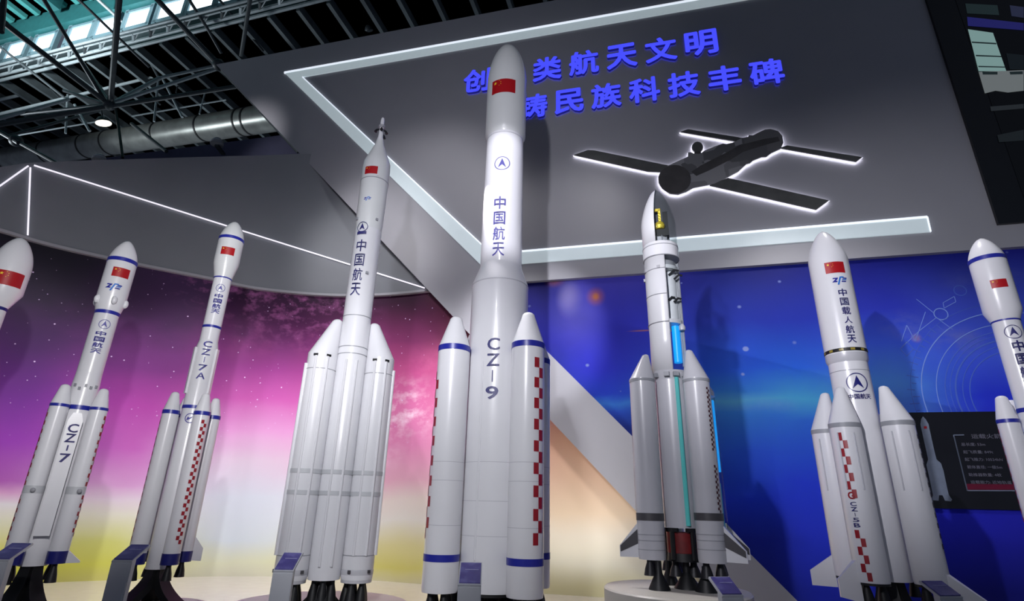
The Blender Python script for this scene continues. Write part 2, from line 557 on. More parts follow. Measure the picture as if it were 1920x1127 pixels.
PANEL = mat('panel_grey', (158, 158, 164), 0.42, var=0.02, scale=1.5)
FASC = mat('canopy_grey', (128, 132, 138), 0.5, var=0.03, scale=1.5)
SHADB = mat('back_wall_shade', (84, 86, 112), 0.6, var=0.05)  # darker than the grey wall itself, shade put into the colour
FLOOR = mat('stage_floor_white', (206, 200, 190), 0.22, var=0.03, coat=0.2)
STRIP = mat('light_band_diffuser', (196, 206, 210), 0.35, var=0.02, emit=0.40, ergb=(205, 222, 228))
EDGE = mat('light_band_edge', (240, 246, 250), 0.35, var=0.01, emit=0.85, ergb=(235, 243, 255))
LEDW = mat('white_led_line', (240, 240, 245), 0.35, var=0.01, emit=0.95, ergb=(240, 236, 250))
LETF = mat('blue_letter_face', (60, 66, 240), 0.35, var=0.03, emit=0.72, ergb=(82, 90, 255))
LETS = mat('blue_letter_side', (40, 40, 150), 0.4, var=0.03, emit=0.10, ergb=(60, 60, 230))

# ---- floor
bm = bmesh.new()
bmesh.ops.create_grid(bm, x_segments=2, y_segments=2, size=1, matrix=Matrix.Translation((0, 6.5, -0.06)) @ Matrix.Diagonal((15, 9.5, 1, 1)))
for v in bm.verts: v.co.z = 0
bmesh.ops.solidify(bm, geom=bm.faces[:], thickness=0.05)
structure(link('floor', bm, FLOOR, None, False))

# ---- purple curved wall, control points (plan) from its upper edge
HP = 5.35
TOPE = [(0, 431), (100, 460), (253, 494), (395, 522), (480, 540), (600, 552), (700, 553), (800, 545)]
plan = [on_z(x, y, HP).to_2d() for x, y in TOPE]
d0 = (plan[0] - plan[1]).normalized()
lead = [plan[0] + d0 * 1.6 + Vector((0.25, -0.6)) * .5, plan[0] + d0 * 0.8]
e0 = wsz(880, 640)[0]
tail = [(WP + WR * s - WN * 0.30).to_2d() for s in (-4.1, -3.0, -2.0, -1.0, 0.2)]
ctrl = [Vector(p) for p in lead + plan + tail]


def catmull(c, n=8):
    out = []
    for i in range(len(c) - 1):
        p0, p1, p2, p3 = c[max(i - 1, 0)], c[i], c[i + 1], c[min(i + 2, len(c) - 1)]
        for k in range(n):
            t = k / n
            out.append(0.5 * ((2 * p1) + (p2 - p0) * t + (2 * p0 - 5 * p1 + 4 * p2 - p3) * t * t + (3 * p1 - p0 - 3 * p2 + p3) * t ** 3))
    out.append(c[-1].copy())
    return out


curve = catmull(ctrl)
arc = [0.0]
for a, b in zip(curve, curve[1:]): arc.append(arc[-1] + (b - a).length)
L = arc[-1]


def pwall(px, py):
    """(u, z) of a picture point on the purple wall"""
    best = None
    for p, s in zip(curve, arc):
        z = z_at(p.x, p.y, py)
        e = abs(proj((p.x, p.y, z)).x - px)
        if best is None or e < best[0]: best = (e, s / L, z)
    return best[1], best[2]


def strip_wall(name, zb, zt, m, off=0.0, th=0.06):
    """vertical wall along the plan curve; zt may be a list"""
    bm = bmesh.new(); uv = bm.loops.layers.uv.new('UVMap')
    ZN = 12
    g = []
    for i, p in enumerate(curve):
        t = (curve[min(i + 1, len(curve) - 1)] - curve[max(i - 1, 0)]).normalized()
        nn = Vector((t.y, -t.x))          # to the viewer
        q = p + nn * off
        top = zt[i] if isinstance(zt, list) else zt
        g.append([bm.verts.new((q.x, q.y, zb + (top - zb) * k / ZN)) for k in range(ZN + 1)])
    for i in range(len(g) - 1):
        for k in range(ZN):
            f = bm.faces.new((g[i][k], g[i + 1][k], g[i + 1][k + 1], g[i][k + 1]))
            for lp, (a, b) in zip(f.loops, ((i, k), (i + 1, k), (i + 1, k + 1), (i, k + 1))):
                lp[uv].uv = (arc[a] / L, g[a][b].co.z / HP)
    fr = bm.faces[:]
    bk = {}
    for i, p in enumerate(curve):          # back sheet and rims
        t = (curve[min(i + 1, len(curve) - 1)] - curve[max(i - 1, 0)]).normalized()
        nn = Vector((t.y, -t.x))
        for k in (0, ZN):
            c = g[i][k].co; bk[i, k] = bm.verts.new((c.x - nn.x * th, c.y - nn.y * th, c.z))
    for i in range(len(g) - 1):
        bm.faces.new((bk[i, 0], bk[i, ZN], bk[i + 1, ZN], bk[i + 1, 0]))
        for k in (0, ZN):
            bm.faces.new((g[i][k], bk[i, k], bk[i + 1, k], g[i + 1][k]))
    bmesh.ops.recalc_face_normals(bm, faces=bm.faces)
    return link(name, bm, m, None, True, 40)


def mural(name, stations, gain=1.0, rough=0.35, clouds_and_glare=(), stars=0.0, star_col=(230, 200, 240), coat=0.25, veil=None):
    m = bpy.data.materials.new(name); m.use_nodes = True
    nt = m.node_tree; b = nt.nodes['Principled BSDF']; N = nt.nodes.new; K = nt.links.new
    uv = N('ShaderNodeUVMap'); uv.uv_map = 'UVMap'
    sep = N('ShaderNodeSeparateXYZ')
    # slow wobble so that the colour fields have cloudy edges
    nz = N('ShaderNodeTexNoise'); nz.inputs['Scale'].default_value = 7; nz.inputs['Detail'].default_value = 5
    mp = N('ShaderNodeMapping'); mp.inputs['Scale'].default_value = (2.2, 1, 1)
    K(uv.outputs[0], mp.inputs[0]); K(mp.outputs[0], nz.inputs['Vector'])
    ad = N('ShaderNodeVectorMath'); ad.operation = 'MULTIPLY_ADD'
    ad.inputs[1].default_value = (0.05, 0.05, 0)
    sub = N('ShaderNodeVectorMath'); sub.operation = 'SUBTRACT'; sub.inputs[1].default_value = (0.5, 0.5, 0.5)
    K(nz.outputs['Color'], sub.inputs[0]); K(sub.outputs[0], ad.inputs[0]); K(uv.outputs[0], ad.inputs[2])
    K(ad.outputs[0], sep.inputs[0])
    last = None; pu = None
    for u, stops in stations:
        rp = N('ShaderNodeValToRGB'); cr = rp.color_ramp
        stops = sorted(stops)
        while len(cr.elements) < len(stops): cr.elements.new(0.5)
        for e, (v, c) in zip(cr.elements, stops):
            e.position = max(0, min(1, v))
        for e, (v, c) in zip(cr.elements, stops):
            e.color = (*[min(0.95, x * gain) for x in lin(c)[:3]], 1)
        K(sep.outputs['Y'], rp.inputs['Fac'])
        if last is None: last = rp.outputs['Color']
        else:
            mr = N('ShaderNodeMapRange'); mr.interpolation_type = 'SMOOTHSTEP'
            mr.inputs['From Min'].default_value = pu; mr.inputs['From Max'].default_value = u
            K(sep.outputs['X'], mr.inputs['Value'])
            mx = N('ShaderNodeMix'); mx.data_type = 'RGBA'
            K(mr.outputs[0], mx.inputs[0]); K(last, mx.inputs[6]); K(rp.outputs['Color'], mx.inputs[7])
            last = mx.outputs[2]
        pu = u
    for (u, v, ru, rv, c, amt, sc, th) in clouds_and_glare:
        # printed cloud and painted-in lamp glare alike: elliptical patch broken up by noise
        d = N('ShaderNodeVectorMath'); d.operation = 'SUBTRACT'; d.inputs[1].default_value = (u, v, 0)
        K(uv.outputs[0], d.inputs[0])
        s_ = N('ShaderNodeVectorMath'); s_.operation = 'MULTIPLY'; s_.inputs[1].default_value = (1 / ru, 1 / rv, 0)
        K(d.outputs[0], s_.inputs[0])
        ln = N('ShaderNodeVectorMath'); ln.operation = 'LENGTH'; K(s_.outputs[0], ln.inputs[0])
        fall = N('ShaderNodeMapRange'); fall.interpolation_type = 'SMOOTHSTEP'
        fall.inputs['From Min'].default_value = 1.0; fall.inputs['From Max'].default_value = 0.0
        K(ln.outputs['Value'], fall.inputs['Value'])
        n2 = N('ShaderNodeTexNoise'); n2.inputs['Scale'].default_value = sc; n2.inputs['Detail'].default_value = 8; n2.inputs['Roughness'].default_value = 0.62
        K(mp.outputs[0], n2.inputs['Vector'])
        mr = N('ShaderNodeMapRange'); mr.inputs['From Min'].default_value = th; mr.inputs['From Max'].default_value = th + 0.28
        K(n2.outputs['Fac'], mr.inputs['Value'])
        mu = N('ShaderNodeMath'); mu.operation = 'MULTIPLY'; K(fall.outputs[0], mu.inputs[0]); K(mr.outputs[0], mu.inputs[1])
        m2 = N('ShaderNodeMath'); m2.operation = 'MULTIPLY'; m2.inputs[1].default_value = amt; K(mu.outputs[0], m2.inputs[0])
        mx = N('ShaderNodeMix'); mx.data_type = 'RGBA'; mx.inputs[7].default_value = lin(c)
        K(m2.outputs[0], mx.inputs[0]); K(last, mx.inputs[6]); last = mx.outputs[2]
    if stars:
        asp = N('ShaderNodeMapping'); asp.inputs['Scale'].default_value = (stars * 2.6, stars, 1); K(uv.outputs[0], asp.inputs[0])
        vo = N('ShaderNodeTexVoronoi'); vo.inputs['Scale'].default_value = 1.0; K(asp.outputs[0], vo.inputs['Vector'])
        sz = N('ShaderNodeSeparateColor'); K(vo.outputs['Color'], sz.inputs[0])
        pw = N('ShaderNodeMath'); pw.operation = 'POWER'; pw.inputs[1].default_value = 1.6; K(sz.outputs[0], pw.inputs[0])
        rad = N('ShaderNodeMath'); rad.operation = 'MULTIPLY_ADD'; rad.inputs[1].default_value = 0.15; rad.inputs[2].default_value = 0.02; K(pw.outputs[0], rad.inputs[0])
        q = N('ShaderNodeMath'); q.operation = 'SUBTRACT'; K(rad.outputs[0], q.inputs[0]); K(vo.outputs['Distance'], q.inputs[1])
        sm = N('ShaderNodeMapRange'); sm.inputs['From Min'].default_value = 0.0; sm.inputs['From Max'].default_value = 0.06
        K(q.outputs[0], sm.inputs['Value'])
        vm = N('ShaderNodeMapRange'); vm.inputs['From Min'].default_value = 0.38; vm.inputs['From Max'].default_value = 0.6
        K(sep.outputs['Y'], vm.inputs['Value'])
        mu = N('ShaderNodeMath'); mu.operation = 'MULTIPLY'; K(sm.outputs[0], mu.inputs[0]); K(vm.outputs[0], mu.inputs[1])
        mx = N('ShaderNodeMix'); mx.data_type = 'RGBA'; mx.inputs[7].default_value = lin(star_col)
        K(mu.outputs[0], mx.inputs[0]); K(last, mx.inputs[6]); last = mx.outputs[2]
    K(last, b.inputs['Base Color'])
    b.inputs['Roughness'].default_value = rough; b.inputs['Coat Weight'].default_value = coat
    b.inputs['Specular IOR Level'].default_value = 0.25
    return m


def col_p(px0, stops):
    us = [pwall(px0[0] + (px0[1] - px0[0]) * (y - 550) / 500, y) for y, c in stops]
    return (sum(u for u, z in us) / len(us), [(z / HP, c) for (u, z), (y, c) in zip(us, stops)])


ST = [
    col_p((70, -60), [(470, (24, 20, 36)), (560, (50, 34, 64)), (650, (82, 38, 104)), (740, (116, 44, 146)), (830, (150, 58, 176)), (905, (172, 90, 176)), (925, (214, 160, 200)), (945, (226, 222, 224)), (985, (222, 222, 190)), (1040, (210, 208, 92)), (1075, (190, 190, 60)), (1095, (170, 165, 80))]),
    col_p((300, 215), [(520, (62, 34, 78)), (600, (76, 36, 88)), (690, (120, 44, 124)), (760, (176, 66, 164)), (840, (196, 100, 186)), (905, (214, 160, 208)), (935, (226, 210, 222)), (965, (226, 224, 206)), (1020, (208, 210, 120)), (1060, (206, 206, 90)), (1090, (200, 196, 110))]),
    col_p((500, 440), [(555, (58, 24, 60)), (620, (104, 38, 100)), (690, (152, 54, 138)), (750, (196, 88, 170)), (810, (226, 160, 212)), (860, (228, 206, 226)), (930, (222, 228, 240)), (1010, (218, 228, 236)), (1055, (224, 226, 196)), (1090, (214, 212, 190))]),
    col_p((770, 745), [(560, (66, 24, 56)), (640, (128, 50, 100)), (700, (196, 84, 142)), (760, (222, 120, 172)), (830, (226, 140, 184)), (900, (230, 176, 196)), (940, (236, 224, 216)), (975, (236, 234, 224)), (1020, (226, 220, 160)), (1065, (220, 214, 120)), (1100, (220, 214, 170))]),
    col_p((1090, 1080), [(760, (206, 130, 120)), (830, (230, 180, 150)), (900, (236, 200, 170)), (960, (238, 214, 184)), (1005, (234, 224, 204)), (1060, (232, 228, 206)), (1100, (222, 216, 170))]),
]
CL = []
for (px, py, ru, rv, c, amt, sc, th) in [
        (752, 770, .075, .16, (252, 232, 244), 1.0, 22, .45), (560, 590, .13, .17, (206, 116, 186), 1.0, 26, .48), (430, 545, .08, .12, (206, 120, 190), .8, 26, .50), (640, 640, .08, .10, (220, 120, 180), .6, 28, .50),
        (705, 850, .06, .10, (250, 214, 232), .6, 12, .45), (800, 700, .06, .14, (232, 120, 170), .5, 10, .45),
        (505, 640, .10, .10, (190, 80, 160), .5, 9, .45), (250, 640, .16, .2, (130, 56, 140), .35, 6, .45)]:
    u, z = pwall(px, py); CL.append((u, z / HP, ru, rv, c, amt, sc, th))
PURP = mural('nebula_mural', ST, 0.95, 0.55, CL, 60, coat=0.0)
structure(strip_wall('wall_left', 0.0, HP, PURP), 'purple and yellow nebula mural on the curved wall')

# ---- grey fascia over the purple wall, top edge slopes
def ytop(px):
    return 316 - (px - 0) * 0.16 if px < 57 else 307 - (px - 57) * 0.030 if px < 560 else 292


tops = []
for p in curve:
    z = 7.5
    for _ in range(25):
        x = proj((p.x, p.y, z)).x
        z = z_at(p.x, p.y, ytop(max(-200, min(700, x))))
    tops.append(z)
structure(strip_wall('wall_canopy', HP + 0.002, tops, FASC, 0.07, 0.16), 'grey canopy fascia above the purple mural')
FASE = mat('canopy_edge', (170, 170, 176), 0.5, var=0.03)
structure(strip_wall('trim_canopy', HP - 0.05, HP, FASE, 0.085, 0.18), 'pale lower edge of the grey canopy')

# ---- grey back wall in its shaded tone, standing behind the fascia
pl = [on_y(-160, 350, 11.9), on_y(-30, 326, 12.2), on_y(100, 308, 12.6), on_y(300, 283, 12.9), on_y(545, 251, 13.2), on_y(640, 240, 13.3)]
bm = bmesh.new()
a = [bm.verts.new(p) for p in pl]; b = [bm.verts.new((p.x, p.y, 5.4)) for p in pl]
for i in range(len(pl) - 1): bm.faces.new((a[i], a[i + 1], b[i + 1], b[i]))
bmesh.ops.solidify(bm, geom=bm.faces[:], thickness=0.1)
structure(link('wall_back', bm, SHADB, None, False), 'grey back wall above the canopy, shade in its colour')

# ---- big grey sign wall with its slanting leg
ZP = 5.17
s_tr = 11.2
top_z = wsz(700, 90)[1]
tl = wsz(405, 121)
inner = wsz(898, 533)
legR0 = wsz(1022, 655); legR1 = wsz(1365, 997)
legL0 = wsz(880, 640); legL1 = wsz(1197, 968)


def ext(a, b, z):
    t = (z - a[1]) / (b[1] - a[1]); return (a[0] + (b[0] - a[0]) * t, z)


legR_in = ext(legR0, legR1, ZP)
outline = [tl, (s_tr, tl[1]), (s_tr, ZP), legR_in, ext(legR0, legR1, 0.0), ext(legL0, legL1, 0.0)]
structure(slab('wall_sign', outline, 0.0, 0.14, PANEL), 'grey sign wall with a slanting leg')

# ---- blue wall under it
bl = [ext(legR0, legR1, ZP + .05), (s_tr, ZP + .05), (s_tr, 0.0), ext(legR0, legR1, 0.0)]
bl[0] = (bl[0][0] - .25, bl[0][1]); bl[3] = (bl[3][0] - .25, 0.0)
BOFF = -0.09


def buv(px, py):
    s, z = wsz(px, py, BOFF); return (s + 5) / 16.0, z / HP


def col_b(px, stops):
    us = [buv(px + (y - 700) * .0, y) for y, c in stops]
    return (sum(u for u, v in us) / len(us), [(v, c) for (u, v), (y, c) in zip(us, stops)])


SB = [
    col_b(1030, [(530, (26, 26, 110)), (640, (30, 32, 140)), (740, (30, 50, 150)), (800, (22, 28, 110))]),
    col_b(1120, [(530, (70, 66, 170)), (600, (50, 52, 176)), (690, (38, 44, 176)), (738, (30, 60, 175)), (752, (50, 110, 190)), (766, (34, 70, 170)), (800, (20, 28, 120)), (900, (20, 24, 100))]),
    col_b(1400, [(495, (22, 30, 112)), (600, (28, 48, 150)), (690, (34, 84, 205)), (735, (50, 116, 226)), (752, (80, 150, 236)), (770, (52, 118, 226)), (850, (40, 84, 214)), (930, (28, 54, 176)), (1010, (24, 38, 140)), (1110, (24, 36, 124))]),
    col_b(1500, [(490, (22, 28, 112)), (600, (28, 46, 150)), (690, (36, 90, 212)), (752, (70, 150, 236)), (790, (46, 100, 222)), (900, (36, 60, 190)), (1000, (36, 52, 175)), (1110, (28, 40, 150))]),
    col_b(1690, [(480, (22, 26, 112)), (580, (36, 46, 150)), (640, (52, 80, 180)), (720, (70, 120, 222)), (770, (70, 110, 214)), (960, (40, 44, 175)), (1040, (26, 32, 140)), (1110, (20, 24, 110))]),
    col_b(1850, [(470, (26, 30, 116)), (560, (52, 66, 160)), (660, (60, 84, 190)), (740, (36, 50, 176)), (960, (38, 40, 165)), (1110, (20, 24, 110))]),
]
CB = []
for (px, py, ru, rv, c, amt, sc, th) in [(1068, 560, .018, .085, (196, 186, 240), .75, 1, .0), (1085, 590, .04, .16, (110, 105, 215), .6, 1, .0), (1117, 556, .0052, .018, (255, 214, 130), 1.0, 1, .0), (1117, 556, .013, .042, (240, 130, 90), .75, 1, .0), (1040, 527, .016, .03, (190, 110, 70), .5, 1, .0), (1205, 620, .02, .004, (240, 150, 120), .8, 1, .0),  # pale violet patches beside the tallest rocket: lamp glare painted in
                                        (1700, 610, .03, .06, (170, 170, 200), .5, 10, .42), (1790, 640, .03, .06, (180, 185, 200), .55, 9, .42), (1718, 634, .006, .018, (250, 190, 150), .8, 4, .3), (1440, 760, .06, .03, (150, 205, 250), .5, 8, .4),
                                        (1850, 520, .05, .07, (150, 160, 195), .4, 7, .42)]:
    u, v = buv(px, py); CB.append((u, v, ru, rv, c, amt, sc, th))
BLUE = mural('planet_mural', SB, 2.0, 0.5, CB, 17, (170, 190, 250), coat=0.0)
bm = bmesh.new(); uvl = bm.loops.layers.uv.new('UVMap')
f = [bm.verts.new(wxyz(s, z, BOFF)) for s, z in bl]
fc = bm.faces.new(f)
for lp, (s, z) in zip(fc.loops, bl): lp[uvl].uv = ((s + 5) / 16.0, z / HP)
r_ = bmesh.ops.solidify(bm, geom=bm.faces[:], thickness=-0.05 if fc.normal.dot(WN) > 0 else 0.05)
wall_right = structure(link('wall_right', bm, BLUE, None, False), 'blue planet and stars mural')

# printed line drawing on the blue wall (rings, ticks, boxes)
PRT = mat('printed_line_blue', (120, 150, 225), 0.4, var=0.05)
PRT2 = mat('printed_line_faint', (74, 104, 205), 0.4, var=0.05)


def wline(bm, pts, w, off=BOFF + .004):
    """flat printed line through (s, z) points"""
    for (a, b) in zip(pts, pts[1:]):
        d = Vector((b[0] - a[0], b[1] - a[1])); 
        if d.length < 1e-6: continue
        n = Vector((-d.y, d.x)).normalized() * w / 2
        bm.faces.new([bm.verts.new(wxyz(s, z, off)) for s, z in ((a[0] + n.x, a[1] + n.y), (b[0] + n.x, b[1] + n.y), (b[0] - n.x, b[1] - n.y), (a[0] - n.x, a[1] - n.y))])


def warc(bm, c, r, a0, a1, w, off=BOFF + .004, n=40):
    wline(bm, [(c[0] + r * cos(a0 + (a1 - a0) * k / n), c[1] + r * sin(a0 + (a1 - a0) * k / n)) for k in range(n + 1)], w, off)


bm = bmesh.new(); bm2 = bmesh.new()
hc = wsz(1925, 745, BOFF)
rad = lambda x, y: hypot(wsz(x, y, BOFF)[0] - hc[0], wsz(x, y, BOFF)[1] - hc[1])
R1, R2 = rad(1730, 690), rad(1757, 700)
warc(bm, hc, R1, R(70), R(200), .014); warc(bm, hc, R2, R(80), R(205), .011)
for rr, w_ in ((.90, .012), (.84, .008), (.78, .022), (.70, .010), (.62, .014), (1.30, .007)):
    warc(bm2, hc, R2 * rr, R(95), R(200), w_)
sc_ = wsz(1764, 589, BOFF); rs = abs(wsz(1777, 589, BOFF)[0] - sc_[0])
warc(bm, sc_, rs, 0, 2 * pi, .014)
q = lambda x, y: wsz(x, y, BOFF)
for pts in ([(1690, 652), (1724, 620), (1755, 596)], [(1768, 568), (1789, 556), (1792, 566), (1770, 578), (1768, 568)], [(1718, 561), (1752, 588)], [(1756, 596), (1786, 618)], [(1690, 640), (1700, 610), (1716, 640), (1735, 585)]):
    wline(bm, [q(*p) for p in pts], .008)
for k in range(16):
    a = R(128 + k * 4.2)
    wline(bm2, [(hc[0] + R1 * (1.03 + .02 * (k % 3)) * cos(a), hc[1] + R1 * (1.03 + .02 * (k % 3)) * sin(a)), (hc[0] + R1 * (1.10 + .05 * (k % 2)) * cos(a), hc[1] + R1 * (1.10 + .05 * (k % 2)) * sin(a))], .012)
wline(bm2, [q(1688, 655), (q(1700, 640)[0], q(1700, 640)[1]), q(1712, 655), q(1700, 668), q(1688, 655)], .012)
warc(bm2, wsz(1800, 545, BOFF), rs * .9, 0, 2 * pi, .012)
o1 = link('printed_ring_drawing', bm, PRT, wall_right, False); o1['kind'] = 'structure'
o2 = link('printed_ring_drawing', bm2, PRT2, wall_right, False); o2['kind'] = 'structure'

# ------------------------------------------------------------------ light bands on the sign wall
lf = thing('light_band_frame', 'pale white light band framing the sign wall in a folded zigzag', 'light band', wxyz(*wsz(900, 480)))


def on_root(o, root):
    """parent keeping world placement (roots here are unrotated)"""
    for v in o.data.vertices: v.co -= root.location
    o.parent = root
    return o


# corners of the band (outer / inner) measured on the wall
tO = wsz(533, 136, .03); tI = wsz(567, 144, .03)
tOr = wsz(1330, -5.4, .03); tIr = wsz(1330, 10.8, .03)
bO = wsz(905, 500, .03); bI = wsz(922, 476, .03)
bOr = wsz(1745, 434.4, .03); bIr = wsz(1738.6, 406.7, .03)
far = 9.5


def along(a, b, s): t = (s - a[0]) / (b[0] - a[0]); return (s, a[1] + (b[1] - a[1]) * t)


e_s = wsz(1700, -60)[0]
for pts in ([tO, along(tO, tOr, e_s), along(tI, tIr, e_s), tI], [tO, tI, bI, bO], [bO, bI, bIr, bOr]):
    on_root(slab('light_strip', pts, .03, .028, STRIP), lf)


def edge_line(a, b, w=.028):
    d = Vector((b[0] - a[0], b[1] - a[1])).normalized(); n = Vector((-d.y, d.x)) * w / 2
    on_root(slab('bright_edge', [(a[0] + n.x, a[1] + n.y), (a[0] - n.x, a[1] - n.y), (b[0] - n.x, b[1] - n.y), (b[0] + n.x, b[1] + n.y)], .04, .038, EDGE), lf)


edge_line(tO, along(tO, tOr, e_s), .05); edge_line(bI, bIr, .035); edge_line(tI, bI, .02); edge_line(bIr, bOr, .02)

# ------------------------------------------------------------------ blue characters on the wall
SIGNS = [('创人类航天文明', (896, 155), (1314, 85), 1.0, 'upper row of blue lit characters on the grey wall, beginning behind the tallest rocket'),
         ('铸民族科技丰碑', (1001, 203), (1436, 140), 1.0, 'lower row of blue lit characters on the grey wall, just above the space station cutout')]
for s, c0, c1, bh, lab in SIGNS:
    a, b = wsz(*c0), wsz(*c1)
    n = len(s)
    root = thing('wall_lettering', lab, 'sign', wxyz(a[0], a[1], 0), 0, 'rows of blue characters on the sign wall')
    pitch = (b[0] - a[0]) / (n - 1)
    for k, ch in enumerate(s):
        t = k / (n - 1)
        bm = text2d(ch, 1.0, 0.03, extrude=0.0)
        fit(bm, w=pitch * .80, h=pitch * .80 * bh)
        g = bmesh.ops.extrude_face_region(bm, geom=bm.faces[:])
        for v in g['geom']:
            if isinstance(v, bmesh.types.BMVert): v.co.z += 0.06
        bm.normal_update()
        cs, cz = a[0] + pitch * k, a[1] + (b[1] - a[1]) * t
        for v in bm.verts:
            v.co = wxyz(cs + v.co.x, cz + v.co.y, 0.015 + v.co.z)
        bmesh.ops.recalc_face_normals(bm, faces=bm.faces)
        for f in bm.faces:
            f.material_index = 0 if abs(f.normal.dot(WN)) > .9 else 1
        on_root(link('character', bm, [LETF, LETS], None, False), root)

# ------------------------------------------------------------------ space station cutout with a lit rim
HULL = bpy.data.materials.new('station_print'); HULL.use_nodes = True
nt = HULL.node_tree; b_ = nt.nodes['Principled BSDF']
tc = nt.nodes.new('ShaderNodeTexCoord'); vo = nt.nodes.new('ShaderNodeTexVoronoi'); vo.inputs['Scale'].default_value = 3.2
vo.distance = 'CHEBYCHEV'
rp = nt.nodes.new('ShaderNodeValToRGB'); rp.color_ramp.interpolation = 'CONSTANT'
for p, c in ((0.0, (96, 96, 98)), (0.35, (124, 124, 126)), (0.6, (146, 146, 148)), (0.8, (108, 107, 108))):
    e = rp.color_ramp.elements[0] if p == 0 else rp.color_ramp.elements.new(p); e.position = p; e.color = lin(c)
sp_ = nt.nodes.new('ShaderNodeSeparateColor')
nt.links.new(tc.outputs['Object'], vo.inputs['Vector']); nt.links.new(vo.outputs['Color'], sp_.inputs[0])
nt.links.new(sp_.outputs[0], rp.inputs['Fac']); nt.links.new(rp.outputs['Color'], b_.inputs['Base Color']); b_.inputs['Roughness'].default_value = .5
WING = mat('station_wing_print', (82, 83, 82), 0.5, var=0.2, scale=4)
HDRK = mat('station_hull_dark', (72, 70, 70), 0.5, var=0.2, scale=4)
RIM = mat('rim_light', (245, 245, 250), 0.4, var=0.01, emit=4.5, ergb=(245, 242, 255))
RIML = mat('rim_light_line', (245, 245, 250), 0.4, var=0.01, emit=0.9, ergb=(240, 238, 255))
st = thing('station_cutout', 'dark space station cutout with white lit rim on the grey wall', 'wall display', wxyz(*wsz(1350, 310)))
S_ = lambda x, y: wsz(1040 + x * .3125, 210 + y * .3125, .07)
hull = [(622, 390), (640, 350), (680, 322), (730, 300), (800, 268), (800, 244), (815, 241), (834, 250), (870, 252), (900, 232), (960, 207), (1010, 190), (1030, 194), (1080, 180), (1120, 158), (1160, 150), (1164, 140), (1190, 141), (1230, 120), (1262, 106), (1295, 103), (1340, 115), (1366, 145), (1372, 185), (1355, 220), (1300, 245), (1270, 268), (1240, 270), (1190, 290), (1172, 306), (1150, 312), (1100, 358), (1030, 395), (960, 430), (880, 445), (830, 455), (790, 478), (740, 495), (690, 490), (645, 458), (624, 425)]
wings = [[(115, 257), (200, 228), (240, 230), (680, 320), (640, 360), (560, 356)], [(755, 118), (800, 103), (1160, 160), (1110, 180)], [(1350, 215), (1395, 200), (1845, 270), (1810, 297)], [(1040, 395), (1645, 530), (1570, 585), (930, 440)]]
ball = [(857 + 34 * cos(k * pi / 8), 210 + 32 * sin(k * pi / 8)) for k in range(16)]
mast = [(840, 235), (876, 235), (886, 262), (832, 262)]


def grow(p, d):
    """outline p (s, z) moved outward by d"""
    ar = sum(a[0] * b[1] - b[0] * a[1] for a, b in zip(p, p[1:] + p[:1]))
    out = []
    n = len(p)
    for i in range(n):
        a, b, c = Vector(p[i - 1]), Vector(p[i]), Vector(p[(i + 1) % n])
        e1, e2 = (b - a).normalized(), (c - b).normalized()
        n1, n2 = Vector((e1.y, -e1.x)), Vector((e2.y, -e2.x))
        k = (n1 + n2)
        k = k.normalized() / max(.55, (1 + n1.dot(n2)) ** .5 / 2 ** .5)
        out.append(tuple(b + k * d * (1 if ar > 0 else -1)))
    return out


for nm, p, m_, o in [('hull', hull, HULL, .075)] + [('solar_wing', w_, WING, .07) for w_ in wings] + [('antenna_ball', ball, WING, .07), ('antenna_mast', mast, HDRK, .07)]:
    P_ = [S_(*q_) for q_ in p]
    prt = on_root(slab(nm, P_, o, .025, m_), st)
    if nm != 'antenna_mast':
        on_root(slab('rim_light', grow(P_, .014), o - .028, .008, RIML), prt.parent)
        on_root(slab('back_light', grow(P_, .008), o - .038, .015, RIM), prt.parent)
# darker front port and side stripe printed on the hull
port = [(720 + 98 * cos(k * pi / 14), 405 + 86 * sin(k * pi / 14)) for k in range(28)]
on_root(slab('docking_port', [S_(*q_) for q_ in port], .079, .006, HDRK), st)
on_root(slab('hull_stripe', [S_(*q_) for q_ in [(820, 360), (880, 320), (1040, 240), (1110, 200), (1250, 165), (1340, 150), (1350, 175), (1240, 205), (1130, 240), (1060, 285), (930, 350), (850, 385)]], .079, .006, HDRK), st)

# ------------------------------------------------------------------ dark display screen at upper right
SCR = mat('screen_black', (9, 12, 14), 0.3, var=0.1)
BEZ = mat('screen_bezel', (16, 19, 24), 0.35, var=0.1)
scr = thing('display_screen', 'large black display screen at the right end of the grey wall', 'screen', wxyz(*wsz(1880, 300)))
x0t, x0b = wsz(1742, -10, .02), wsz(1870, 422, .02)
sx = x0b[0]
on_root(slab('bezel', [(sx, x0b[1]), (s_tr - .2, x0b[1]), (s_tr - .2, tl[1] - .3), (sx, tl[1] - .3)], .06, .055, BEZ), scr)
bx = wsz(1812, 60, .06)[0]
on_root(slab('screen', [(bx, x0b[1] + .12), (s_tr - .3, x0b[1] + .12), (s_tr - .3, tl[1] - .4), (bx, tl[1] - .4)], .066, .01, SCR), scr)
SP = lambda x, y: wsz(1280 + x / 3, y / 3, .07)


def em(name, rgb, k): return mat(name, (8, 8, 8), .4, emit=k, ergb=rgb)


